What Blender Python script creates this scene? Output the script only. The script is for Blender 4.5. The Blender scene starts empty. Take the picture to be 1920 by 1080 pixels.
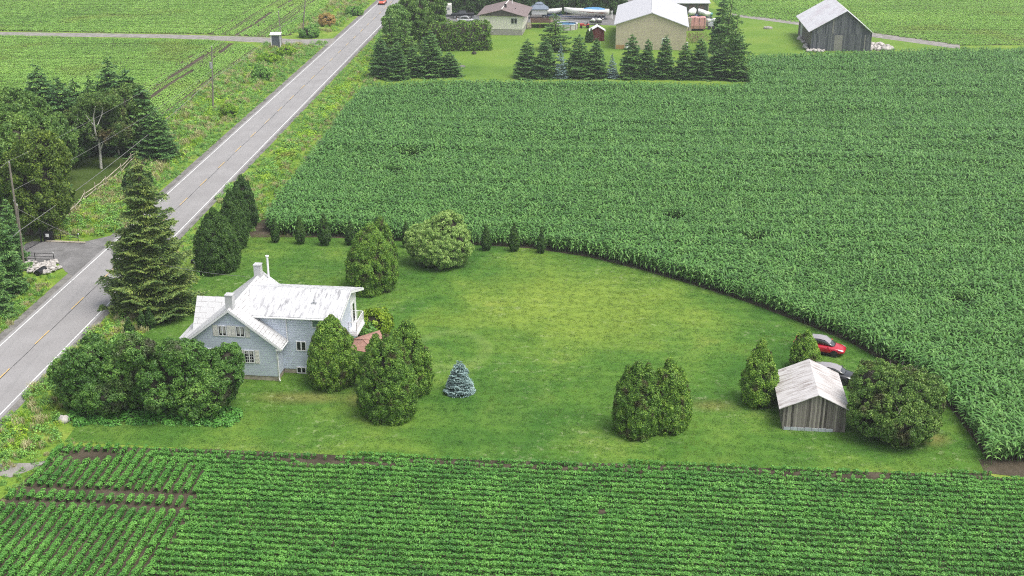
import bpy, math, random
import numpy as np
R=math.radians
# ------------------------------------------------------------------ camera, sky, sun, exposure
F=2300.; H=48.6; TH=math.atan(899/F); CT,ST=math.cos(TH),math.sin(TH)
sc=bpy.context.scene
COL=sc.collection
cd=bpy.data.cameras.new('camera'); cam=bpy.data.objects.new('camera',cd); COL.objects.link(cam)
cam.location=(0,0,H); cam.rotation_euler=(math.pi/2-TH,0,0)
cd.sensor_width=36; cd.lens=36*F/1920; cd.clip_end=6000; cd.clip_start=.5
sc.camera=cam
SUN_EL,SUN_AZ=R(64),R(118)      # azimuth measured from +Y towards +X
w=bpy.data.worlds.new('World'); sc.world=w; w.use_nodes=True
wn=w.node_tree.nodes; wl=w.node_tree.links
sky=wn.new('ShaderNodeTexSky'); sky.sky_type='NISHITA'; sky.sun_disc=False
sky.sun_elevation=SUN_EL; sky.sun_rotation=SUN_AZ; sky.air_density=1.0; sky.dust_density=4.0; sky.ozone_density=1.0
hs=wn.new('ShaderNodeHueSaturation'); hs.inputs['Saturation'].default_value=.42
wl.new(sky.outputs[0],hs.inputs['Color']); wl.new(hs.outputs[0],wn['Background'].inputs[0])
wn['Background'].inputs[1].default_value=.15
sl=bpy.data.lights.new('sun','SUN'); sl.energy=1.5; sl.angle=R(32); sl.color=(1,.965,.91)
so=bpy.data.objects.new('sun',sl); COL.objects.link(so)
# the lamp shines along its -Z: point -Z away from the sun's place in the sky
so.rotation_euler=(math.pi/2-SUN_EL,0,math.pi-SUN_AZ)
sc.view_settings.view_transform='Standard'; sc.view_settings.look='None'
sc.view_settings.exposure=.66; sc.view_settings.gamma=1; sc.view_settings.use_curve_mapping=False
sc.cycles.max_bounces=5; sc.cycles.diffuse_bounces=3; sc.cycles.glossy_bounces=2; sc.cycles.transmission_bounces=3
sc.cycles.transparent_max_bounces=4; sc.cycles.volume_bounces=0; sc.cycles.caustics_reflective=False; sc.cycles.caustics_refractive=False
sc.cycles.use_denoising=False; sc.cycles.pixel_filter_type='BLACKMAN_HARRIS'; sc.cycles.filter_width=1.1

# ------------------------------------------------------------------ measuring: photo pixel -> ground
def ray(px,py):
    x=(px-960)/F; y=-(py-540)/F
    return np.array([x,CT+y*ST,-ST+y*CT])
def G(px,py,z=0.):
    d=ray(px,py); t=(z-H)/d[2]; return np.array([d[0]*t,d[1]*t,z])
def Pj(p):
    q=np.array(p,float)-[0,0,H]; Z=q[1]*CT-q[2]*ST; Y=q[1]*ST+q[2]*CT
    return 960+F*q[0]/Z,540-F*Y/Z
def hgt(x,y,ty):
    lo,hi=0,60
    for _ in range(40):
        m=(lo+hi)/2
        if Pj((x,y,m))[1]>ty: lo=m
        else: hi=m
    return lo
def spec(cx,top,bot,wd,k=.8,base=None):
    g=G(cx,bot); s=(bot+359)*CT/H; r=wd/2/s
    y=g[1]+r*k; x=g[0]*y/g[1]
    return x,y,hgt(x,y,top),r*y/g[1]
def onplane(px,py,p0,n=(0,1,0)):
    d=ray(px,py); o=np.array([0,0,H]); t=np.dot(np.array(p0)-o,n)/np.dot(d,n); return o+d*t

# ------------------------------------------------------------------ materials
MC={}
def nt(name):
    m=bpy.data.materials.new(name); m.use_nodes=True; t=m.node_tree
    return m,t,t.nodes['Principled BSDF']
def ramp(t,fac,cols,pos=None):
    r=t.nodes.new('ShaderNodeValToRGB'); e=r.color_ramp.elements
    n=len(cols); pos=pos or [i/(n-1) for i in range(n)]
    while len(e)<n: e.new(.5)
    for i,(c,p) in enumerate(zip(cols,pos)): e[i].position=p; e[i].color=(*c,1)
    if fac is not None: t.links.new(fac,r.inputs[0])
    return r.outputs[0]
def noise(t,scale,detail=3,vec=None,rough=.55,dist=0,vs=None):
    n=t.nodes.new('ShaderNodeTexNoise'); n.inputs['Scale'].default_value=scale; n.inputs['Detail'].default_value=detail
    n.inputs['Roughness'].default_value=rough; n.inputs['Distortion'].default_value=dist
    if vec is None:
        vec=t.nodes.new('ShaderNodeNewGeometry').outputs['Position']
    if vs is not None:
        mp=t.nodes.new('ShaderNodeMapping'); mp.inputs['Scale'].default_value=vs; t.links.new(vec,mp.inputs[0]); vec=mp.outputs[0]
    t.links.new(vec,n.inputs['Vector'])
    return n.outputs['Fac']
def objco(t): return t.nodes.new('ShaderNodeTexCoord').outputs['Object']
def mix(t,a,b,fac,mode='MIX'):
    m=t.nodes.new('ShaderNodeMix'); m.data_type='RGBA'; m.blend_type=mode
    for s,v in ((m.inputs[0],fac),(m.inputs[6],a),(m.inputs[7],b)):
        if isinstance(v,(int,float)): s.default_value=v
        elif isinstance(v,tuple): s.default_value=(*v,1)
        else: t.links.new(v,s)
    return m.outputs[2]
def math_(t,op,a,b=None,c=None):
    m=t.nodes.new('ShaderNodeMath'); m.operation=op
    for i,v in enumerate((a,b,c)):
        if v is None: continue
        if isinstance(v,(int,float)): m.inputs[i].default_value=v
        else: t.links.new(v,m.inputs[i])
    return m.outputs[0]
def bump(t,b,h,st=.3,d=.05):
    n=t.nodes.new('ShaderNodeBump'); n.inputs['Strength'].default_value=st; n.inputs['Distance'].default_value=d
    t.links.new(h,n.inputs['Height']); t.links.new(n.outputs[0],b.inputs['Normal'])
def M(name,col=None,rough=.6,metal=0,var=.15,scale=3,spec_=.5):
    if name in MC: return MC[name]
    m,t,b=nt(name)
    f=noise(t,scale,4,objco(t))
    a=tuple(c*(1-var) for c in col); c2=tuple(min(1,c*(1+var)) for c in col)
    t.links.new(ramp(t,f,[a,c2],[.3,.7]),b.inputs['Base Color'])
    b.inputs['Roughness'].default_value=rough; b.inputs['Metallic'].default_value=metal
    b.inputs['Specular IOR Level'].default_value=spec_
    MC[name]=m; return m
def foliage(name,dark,mid,light,rough=.5,trans=.25,pscale=.5,spec_=.35,patch=None,pcol=None,rnd=.45,extra=None):
    """leaf material: each leaf its own tone, patches of tone over the plant"""
    m,t,b=nt(name); g=t.nodes.new('ShaderNodeNewGeometry')
    oi=t.nodes.new('ShaderNodeObjectInfo')
    n=noise(t,pscale,3)
    v=math_(t,'ADD',math_(t,'ADD',math_(t,'MULTIPLY',g.outputs['Random Per Island'],rnd),(.45-rnd)*.5),math_(t,'MULTIPLY',n,.75))
    v=math_(t,'ADD',v,math_(t,'MULTIPLY',math_(t,'SUBTRACT',oi.outputs['Random'],.5),.14))
    col=ramp(t,v,[dark,mid,light],[.3,.6,.92])
    if patch is not None:
        f=ramp(t,noise(t,patch,2),[(0,0,0),(1,1,1)],[.56,.68])
        col=mix(t,col,pcol,f)
    if extra: col=extra(t,col)
    t.links.new(col,b.inputs['Base Color'])
    b.inputs['Roughness'].default_value=rough; b.inputs['Specular IOR Level'].default_value=spec_
    tr=t.nodes.new('ShaderNodeBsdfTranslucent'); mx=t.nodes.new('ShaderNodeMixShader'); mx.inputs[0].default_value=trans
    t.links.new(mix(t,col,(1.0,1.0,.55),.5,'MULTIPLY'),tr.inputs[0])
    t.links.new(b.outputs[0],mx.inputs[1]); t.links.new(tr.outputs[0],mx.inputs[2])
    t.links.new(mx.outputs[0],t.nodes['Material Output'].inputs[0])
    MC[name]=m; return m
def ground(name,cols,pos,scale,fine=None,finescale=8,bst=.4,rough=.95,dist=.4,extra=None):
    m,t,b=nt(name)
    f=noise(t,scale,6,rough=.6,dist=dist)
    c=ramp(t,f,cols,pos)
    f2=noise(t,finescale,5,rough=.7)
    c=mix(t,c,ramp(t,f2,[(.45,.45,.45),(1,1,1)],[.3,.7]),.8,'MULTIPLY')
    if extra: c=extra(t,c)
    t.links.new(c,b.inputs['Base Color']); b.inputs['Roughness'].default_value=rough; b.inputs['Specular IOR Level'].default_value=.15
    bump(t,b,f2,bst,.06)
    MC[name]=m; return m
def planks(name,dark,light,w=.16,axis=0,split=None,pale=None):
    m,t,b=nt(name); o=objco(t)
    s=t.nodes.new('ShaderNodeSeparateXYZ'); t.links.new(o,s.inputs[0])
    x=math_(t,'DIVIDE',s.outputs[axis],w); wob=math_(t,'MULTIPLY',noise(t,.8,1,o),.5)
    x=math_(t,'ADD',x,wob)
    fl=math_(t,'FLOOR',x); fr=math_(t,'FRACT',x)
    if split is not None:
        fl=math_(t,'ADD',fl,math_(t,'MULTIPLY',math_(t,'GREATER_THAN',s.outputs[2],split),53.7))
    wnz=t.nodes.new('ShaderNodeTexWhiteNoise'); wnz.noise_dimensions='1D'; t.links.new(fl,wnz.inputs['W'])
    st=noise(t,1.,4,o,vs=(9,9,.9))
    v=math_(t,'ADD',math_(t,'MULTIPLY',wnz.outputs['Value'],.65),math_(t,'MULTIPLY',st,.4))
    c=ramp(t,v,[dark,tuple((a+b_)/2 for a,b_ in zip(dark,light)),light,pale or light],[.15,.5,.85,.98])
    gap=math_(t,'LESS_THAN',fr,.08)
    c=mix(t,c,(.02,.02,.02),math_(t,'MULTIPLY',gap,.75))
    t.links.new(c,b.inputs['Base Color']); b.inputs['Roughness'].default_value=.85; b.inputs['Specular IOR Level'].default_value=.2
    bump(t,b,math_(t,'SUBTRACT',st,math_(t,'MULTIPLY',gap,.6)),.5,.03)
    MC[name]=m; return m
def siding(name,col,step=.13):
    m,t,b=nt(name); o=objco(t); s=t.nodes.new('ShaderNodeSeparateXYZ'); t.links.new(o,s.inputs[0])
    fr=math_(t,'FRACT',math_(t,'DIVIDE',s.outputs[2],step))
    n=noise(t,.7,4,o)
    c=ramp(t,n,[tuple(a*.93 for a in col),tuple(min(1,a*1.05) for a in col)],[.35,.65])
    c=mix(t,c,tuple(a*.62 for a in col),math_(t,'MULTIPLY',math_(t,'LESS_THAN',fr,.12),.9))
    t.links.new(c,b.inputs['Base Color']); b.inputs['Roughness'].default_value=.5; b.inputs['Specular IOR Level'].default_value=.35
    bump(t,b,fr,.8,.02)
    MC[name]=m; return m
def roofmat(name,col,stain,axis=0,step=.0,amt=.5,sscale=1.6,vs=(1,1,1),rough=.55,pos=(.55,.7),brick=None):
    m,t,b=nt(name); o=objco(t)
    n=noise(t,sscale,5,o,vs=vs,rough=.7); n2=noise(t,.5,3,o)
    f=math_(t,'MULTIPLY',ramp(t,n,[(0,0,0),(1,1,1)],list(pos)),amt)
    f=math_(t,'MULTIPLY',f,ramp(t,n2,[(.25,.25,.25),(1,1,1)],[.35,.6]))
    c=mix(t,col,stain,f)
    if step:
        s=t.nodes.new('ShaderNodeSeparateXYZ'); t.links.new(o,s.inputs[0])
        fr=math_(t,'FRACT',math_(t,'DIVIDE',s.outputs[axis],step))
        l=math_(t,'LESS_THAN',fr,.07); c=mix(t,c,tuple(a*.5 for a in col),math_(t,'MULTIPLY',l,.5))
        bump(t,b,l,.5,.03)
    if brick:
        br=t.nodes.new('ShaderNodeTexBrick'); br.inputs['Scale'].default_value=1; br.inputs['Brick Width'].default_value=brick[0]; br.inputs['Row Height'].default_value=brick[1]
        br.inputs['Mortar Size'].default_value=.02; br.inputs['Mortar Smooth'].default_value=.3
        cm=t.nodes.new('ShaderNodeCombineXYZ'); s=t.nodes.new('ShaderNodeSeparateXYZ'); t.links.new(o,s.inputs[0])
        t.links.new(s.outputs[brick[2]],cm.inputs[0]); t.links.new(math_(t,'MULTIPLY',s.outputs[2],1.5),cm.inputs[1]); t.links.new(cm.outputs[0],br.inputs['Vector'])
        l=math_(t,'MULTIPLY',br.outputs['Fac'],ramp(t,noise(t,1.3,4,o,rough=.7),[(0,0,0),(1,1,1)],[.42,.58]))
        c=mix(t,c,stain,math_(t,'MULTIPLY',l,.95))
    t.links.new(c,b.inputs['Base Color']); b.inputs['Roughness'].default_value=rough; b.inputs['Specular IOR Level'].default_value=.3
    MC[name]=m; return m

# ------------------------------------------------------------------ mesh helpers
def mesh_np(name,V,Fs,mats,midx=None,smooth=False):
    """V (n,3); Fs array (m,4) or list of tuples"""
    me=bpy.data.meshes.new(name)
    V=np.asarray(V,np.float32)
    if isinstance(Fs,np.ndarray):
        n,k=Fs.shape
        me.vertices.add(len(V)); me.vertices.foreach_set('co',V.ravel())
        me.loops.add(n*k); me.loops.foreach_set('vertex_index',Fs.ravel().astype(np.int32))
        me.polygons.add(n); me.polygons.foreach_set('loop_start',np.arange(0,n*k,k,dtype=np.int32))
        try: me.polygons.foreach_set('loop_total',np.full(n,k,np.int32))
        except Exception: pass
        me.update(calc_edges=True)
    else:
        me.from_pydata([tuple(map(float,v)) for v in V],[],Fs)
    for m in (mats if isinstance(mats,(list,tuple)) else [mats]): me.materials.append(m)
    if midx is not None: me.polygons.foreach_set('material_index',np.asarray(midx,np.int32))
    if smooth: me.polygons.foreach_set('use_smooth',np.ones(len(me.polygons),bool))
    me.validate(); return me
def link(name,me,parent=None,loc=None,label=None):
    o=bpy.data.objects.new(name,me); COL.objects.link(o)
    if parent is not None: o.parent=parent
    if loc is not None: o.location=loc
    if label: o['label']=label
    return o
def thing(name,label,cat,loc=(0,0,0),rz=0,group=None):
    o=bpy.data.objects.new(name,None); COL.objects.link(o); o.location=tuple(map(float,loc)); o.rotation_euler=(0,0,rz)
    o.empty_display_size=.5; o['label']=label; o['category']=cat
    if group: o['group']=group
    return o
def tag(o,label=None,cat=None,group=None,kind=None):
    for k,v in (('label',label),('category',cat),('group',group),('kind',kind)):
        if v: o[k]=v
    return o
def copy_thing(root,loc,rz,scale,label):
    r=root.copy(); COL.objects.link(r); r.location=tuple(map(float,loc)); r.rotation_euler=(0,0,rz); r.scale=scale; r['label']=label
    for ch in list(root.children):
        c=ch.copy(); COL.objects.link(c); c.parent=r
        for g in list(ch.children):
            d=g.copy(); COL.objects.link(d); d.parent=c
    return r
class MB:
    def __init__(s): s.v=[]; s.f=[]; s.m=[]
    def add(s,vs,fs,mi=0):
        k=len(s.v); s.v+=[tuple(map(float,v)) for v in vs]; s.f+=[tuple(i+k for i in f) for f in fs]; s.m+=[mi]*len(fs); return s
    def box(s,x0,x1,y0,y1,z0,z1,mi=0,rz=0,c=(0,0)):
        vs=[(x,y,z) for z in (z0,z1) for y in (y0,y1) for x in (x0,x1)]
        if rz:
            a,b=math.cos(rz),math.sin(rz); vs=[(c[0]+(x-c[0])*a-(y-c[1])*b,c[1]+(x-c[0])*b+(y-c[1])*a,z) for x,y,z in vs]
        return s.add(vs,[(0,2,3,1),(4,5,7,6),(0,1,5,4),(1,3,7,5),(3,2,6,7),(2,0,4,6)],mi)
    def prism(s,poly,d,mi=0):
        n=len(poly); d=np.array(d,float); p=[np.array(q,float) for q in poly]
        return s.add(p+[q+d for q in p],[tuple(range(n)),tuple(range(2*n-1,n-1,-1))]+[(i,i+n,(i+1)%n+n,(i+1)%n) for i in range(n)],mi)
    def slab(s,poly,th=.12,mi=0): return s.prism(poly,(0,0,-th),mi)
    def tube(s,pts,r,n=8,mi=0,cap=True):
        pts=[np.array(p,float) for p in pts]; rs=r if isinstance(r,(list,tuple)) else [r]*len(pts); vs=[]
        for i,p in enumerate(pts):
            d=pts[min(i+1,len(pts)-1)]-pts[max(i-1,0)]; d/=np.linalg.norm(d)+1e-9
            a=np.cross(d,(0,0,1)) if abs(d[2])<.9 else np.cross(d,(1,0,0)); a/=np.linalg.norm(a); b=np.cross(d,a)
            vs+=[p+rs[i]*(math.cos(t)*a+math.sin(t)*b) for t in np.linspace(0,2*math.pi,n,endpoint=False)]
        fs=[(i*n+j,i*n+(j+1)%n,(i+1)*n+(j+1)%n,(i+1)*n+j) for i in range(len(pts)-1) for j in range(n)]
        if cap: fs+=[tuple(range(n-1,-1,-1)),tuple((len(pts)-1)*n+j for j in range(n))]
        return s.add(vs,fs,mi)
    def loft(s,rings,mi=0,cap=True,closed=True):
        n=len(rings[0]); vs=[p for r in rings for p in r]; rng=range(n if closed else n-1)
        fs=[(i*n+j,i*n+(j+1)%n,(i+1)*n+(j+1)%n,(i+1)*n+j) for i in range(len(rings)-1) for j in rng]
        if cap: fs+=[tuple(range(n-1,-1,-1)),tuple((len(rings)-1)*n+j for j in range(n))]
        return s.add(vs,fs,mi)
    def cyl(s,c,r,h,n=16,mi=0,axis=2):
        c=np.array(c,float); d=np.zeros(3); d[axis]=h; return s.tube([c,c+d],r,n,mi)
    def mesh(s,name,mats,smooth=False):
        me=mesh_np(name,s.v,s.f,mats,s.m,smooth); return me
    def build(s,name,mats,parent=None,smooth=False,label=None,bevel=0,sub=0):
        o=link(name,s.mesh(name,mats,smooth),parent,label=label)
        if bevel:
            b=o.modifiers.new('bevel','BEVEL'); b.width=bevel; b.segments=2; b.limit_method='ANGLE'
        if sub:
            b=o.modifiers.new('sub','SUBSURF'); b.levels=sub; b.render_levels=sub
        return o
def merge(parts):
    """parts: list of (V,F(m,4),mi) -> V,F,mi arrays"""
    Vs=[];Fs=[];Ms=[];k=0
    for V,Fq,mi in parts:
        Vs.append(V); Fs.append(Fq+k); Ms.append(np.full(len(Fq),mi)); k+=len(V)
    return np.concatenate(Vs),np.concatenate(Fs),np.concatenate(Ms)
def sheet(name,pts,z,m,kind='structure',label=None,sub=None):
    V=[(p[0],p[1],z) for p in pts]
    me=mesh_np(name,V,[tuple(range(len(V)))],m); o=link(name,me)
    if o.data.polygons[0].normal.z<0: o.data.flip_normals()
    o['kind']=kind
    if label: o['label']=label
    return o
# ---- leaf clouds
def leafquads(P,N,L,W,rng,spread=.8,updown=0):
    n=len(P)
    nn=N+rng.normal(0,spread,(n,3)); nn/=np.linalg.norm(nn,axis=1,keepdims=True)+1e-9
    a=rng.normal(0,1,(n,3)); a[:,2]+=updown; a-=nn*np.sum(a*nn,1,keepdims=True); a/=np.linalg.norm(a,axis=1,keepdims=True)+1e-9
    b=np.cross(nn,a); L=np.broadcast_to(L,(n,))[:,None]; W=np.broadcast_to(W,(n,))[:,None]
    k=rng.uniform(.7,1.3,(n,1)); L=L*k; W=W*k
    V=np.stack([P-a*L*.5,P+b*W*.5-a*L*.05,P+a*L*.5,P-b*W*.5-a*L*.05],1).reshape(-1,3)
    return V,np.arange(4*n).reshape(n,4)
def clumps(C,Rc,Nout,per,L,W,rng,spread=.7,flat=1.0,updown=0):
    """leaves on the outward caps of clumps centred C with radius Rc"""
    k=len(C); idx=np.repeat(np.arange(k),per)
    d=rng.normal(0,1,(k*per,3)); d+=Nout[idx]*1.0; d/=np.linalg.norm(d,axis=1,keepdims=True)+1e-9
    rr=Rc[idx][:,None]*rng.uniform(.75,1.08,(k*per,1))
    P=C[idx]+d*rr*[1,1,flat]
    return leafquads(P,d,L,W,rng,spread,updown)
def lathe(prof,n=18):
    V=[];
    for r,z in prof:
        for t in np.linspace(0,2*math.pi,n,endpoint=False): V.append((r*math.cos(t),r*math.sin(t),z))
    Fq=[(i*n+j,i*n+(j+1)%n,(i+1)*n+(j+1)%n,(i+1)*n+j) for i in range(len(prof)-1) for j in range(n)]
    return np.array(V,float),np.array(Fq)
def prof_egg(t,top=.72,low=.72,wide=.30):
    t=np.asarray(t,float)
    return np.where(t<wide,low+(1-low)*np.sin(np.clip(t/wide,0,1)*math.pi/2),np.clip(1-((t-wide)/(1-wide))**1.7,0,1)**top)
def trunk_mesh(r0,h,n=7,mat=None,seed=0,lean=.0):
    rng=random.Random(seed); mb=MB()
    pts=[(rng.uniform(-.04,.04)*h*.2*i+lean*i,rng.uniform(-.04,.04)*h*.2*i,h*i/5) for i in range(6)]
    mb.tube(pts,[r0*(1.25 if i==0 else 1-.14*i) for i in range(6)],n); return mb.mesh('trunk',mat)
def cedar_part(h,r,rng,leaf,dens,top,low,wide,lobes,rc,up,aspect,spread,ox=0,oy=0):
    tt=np.linspace(0,1,60); pf=prof_egg(tt,top,low,wide)
    area=2*math.pi*r*h*float(np.mean(pf))
    Rc=rc*min(r,1.6)+.1
    K=int(area/(Rc*Rc*1.6)*1.2)+8
    p=pf+.14; p/=p.sum(); t=rng.choice(tt,K,p=p)+rng.uniform(-.008,.008,K); t=np.clip(t,0.01,.985)
    th=rng.uniform(0,2*math.pi,K); ph=rng.uniform(0,6.28,4)
    lob=1+lobes*(np.sin(3*th+ph[0]+5*t)*.5+np.sin(5*th+ph[1]-9*t)*.35+np.sin(2*th+ph[2]+14*t)*.4)+rng.normal(0,.06,K)
    rr=np.maximum(r*prof_egg(t,top,low,wide)*lob-Rc*.7,0)
    C=np.stack([rr*np.cos(th),rr*np.sin(th),t*(h-Rc*.4)+Rc*.25],1)
    tip=(t>.93); C[tip,2]+=rng.uniform(-.1,.25,tip.sum())
    slope=np.gradient(pf,tt); sl=np.interp(t,tt,slope)*r/h
    N=np.stack([np.cos(th),np.sin(th),-sl+.25],1); N/=np.linalg.norm(N,axis=1,keepdims=True)
    per=int(dens*Rc*Rc*2*math.pi/(leaf*leaf*aspect*.5)*1.15)+3
    V,Fq=clumps(C,Rc*rng.uniform(.7,1.3,K),N,per,leaf,leaf*aspect,rng,spread,1.25,up)
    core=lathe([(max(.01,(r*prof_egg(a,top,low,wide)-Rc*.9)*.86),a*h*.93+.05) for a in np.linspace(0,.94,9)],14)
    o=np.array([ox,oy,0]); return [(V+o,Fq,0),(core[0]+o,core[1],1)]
def cedar_mesh(h,r,seed,mat,leaf=.145,dens=1.,top=.74,low=.72,wide=.30,lobes=.09,rc=.15,up=.9,aspect=.55,spread=.6,sub=3,tall=None):
    rng=np.random.default_rng(seed); parts=cedar_part(h,r*(.9 if sub else 1),rng,leaf,dens,top,low,wide,lobes,rc,up,aspect,spread)
    for i in range(sub):
        a=rng.uniform(0,6.28)+i*6.28/sub; k=rng.uniform(.70,.93) if tall is None else tall[i]; q=rng.uniform(.48,.62); d=r*(1-q)*.98
        if tall is not None: a=[math.pi,0,-1.57,1.57][i]
        parts+=cedar_part(h*k,r*q,rng,leaf,dens,top,low,wide,lobes,rc,up,aspect,spread,d*math.cos(a),d*math.sin(a))
    V,Fq,mi=merge(parts)
    return mesh_np('crown',V,Fq,[mat,MC['branch_dark']],mi)
def blob_mesh(lobes,seed,mat,leaf=.22,dens=1.,rc=.45,aspect=.6,spread=.8,core=.78,up=0):
    """lobes: list of (x,y,z,rx,ry,rz)"""
    rng=np.random.default_rng(seed); parts=[]
    L=np.array(lobes,float)
    for i,(x,y,z,a,b,c) in enumerate(L):
        area=4*math.pi*((a*b)**1.6/3+(a*c)**1.6/3+(b*c)**1.6/3)**(1/1.6); K=int(area/(rc*rc*2.0))+6
        d=rng.normal(0,1,(K,3)); d/=np.linalg.norm(d,axis=1,keepdims=True)
        C=np.array([x,y,z])+d*np.array([a,b,c])*rng.uniform(.84,1.04,(K,1))
        N=d/np.array([a,b,c]); N/=np.linalg.norm(N,axis=1,keepdims=True)
        keep=np.ones(K,bool)
        for j,(x2,y2,z2,a2,b2,c2) in enumerate(L):
            if j!=i: keep&=(((C-[x2,y2,z2])/[a2,b2,c2])**2).sum(1)>.50
        keep&=C[:,2]>.12
        C,N=C[keep],N[keep]
        if not len(C): continue
        per=int(dens*rc*rc*2*math.pi/(leaf*leaf*aspect*.5)*1.0)+3
        V,Fq=clumps(C,rc*rng.uniform(.6,1.25,len(C)),N,per,leaf,leaf*aspect,rng,spread,.9,up)
        V[:,2]=np.maximum(V[:,2],.02)
        parts.append((V,Fq,0))
        if core:
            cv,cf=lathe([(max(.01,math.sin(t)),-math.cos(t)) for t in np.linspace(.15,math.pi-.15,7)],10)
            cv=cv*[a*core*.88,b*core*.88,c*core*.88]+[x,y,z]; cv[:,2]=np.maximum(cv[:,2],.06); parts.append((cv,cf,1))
    V,Fq,mi=merge(parts)
    return mesh_np('crown',V,Fq,[mat,MC['branch_dark']],mi)
def spruce_mesh(h,r,seed,mat,tiers=22,per=9,leaf=.3,dens=1.,droop=.25,power=.85,base=.06,rag=.2,curl=.15):
    rng=np.random.default_rng(seed); Ps=[];Ns=[];D=[]; mb=MB()
    for i in range(tiers):
        t=(i+.5)/tiers; z0=h*(base+(1-base)*t)
        n=max(4,int(per*(1-.45*t)))
        off=rng.uniform(0,6.28)
        for j in range(n):
            th=off+j*6.283/n+rng.normal(0,.16); ln=r*((1-t)**power)*(1+rng.normal(0,rag))+.1; zz=z0+rng.normal(0,h/tiers*.7)
            k=max(5,int(dens*ln*ln*9/(leaf*leaf*9))+int(4*ln/leaf)); s=np.sqrt(rng.uniform(.02,1,k))*ln
            wdt=(.16+.30*(1-s/ln))*ln*1.15+.1
            lat=rng.normal(0,.5,k)*wdt
            q=s/ln
            dz=-droop*ln*q+curl*ln*q**3-np.abs(lat)*.25+rng.normal(0,.045*leaf/.3,k)-rng.uniform(0,.35,k)*leaf
            ct,st=math.cos(th),math.sin(th)
            P=np.stack([ct*s-st*lat,st*s+ct*lat,zz+dz],1); Ps.append(P)
            dr=np.stack([ct*np.ones(k)-st*np.sign(lat)*.5,st*np.ones(k)+ct*np.sign(lat)*.5,np.full(k,-.15)],1); D.append(dr+rng.normal(0,.3,(k,3)))
            if j%2==0: mb.tube([(0,0,zz),(ct*ln*.8,st*ln*.8,zz-droop*ln*.8)],[.05*h/10,.01],4,cap=False)
    P=np.concatenate(Ps); a=np.concatenate(D); a/=np.linalg.norm(a,axis=1,keepdims=True); n=len(P)
    nn=np.array([0,0,1.])+rng.normal(0,.55,(n,3)); nn-=a*np.sum(nn*a,1,keepdims=True); nn/=np.linalg.norm(nn,axis=1,keepdims=True); b=np.cross(nn,a)
    L=leaf*rng.uniform(.7,1.35,(n,1)); W=L*.42
    V=np.stack([P-a*L*.5,P+b*W*.5,P+a*L*.5,P-b*W*.5],1).reshape(-1,3)
    # leader
    k=40; zt=rng.uniform(.93,1.0,k)*h; tn=leafquads(np.stack([rng.normal(0,.06,k),rng.normal(0,.06,k),zt],1),rng.normal(0,1,(k,3)),leaf*.8,leaf*.3,rng,.3,1.5)
    bv=np.array(mb.v); bf=np.array([f for f in mb.f if len(f)==4])
    V,Fq,mi=merge([(V,np.arange(4*n).reshape(n,4),0),(tn[0],tn[1],0),(bv,bf,1)])
    return mesh_np('crown',V,Fq,[mat,MC['branch_dark']],mi)
def plant(name,label,cat,crown,x,y,trunk=None,rz=0,scale=(1,1,1),group=None,z=0,crown_name='crown'):
    t=thing(name,label,cat,(x,y,z),rz,group); t.scale=scale
    link(crown_name,crown,t)
    if trunk: link('trunk',trunk,t)
    return t
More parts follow.
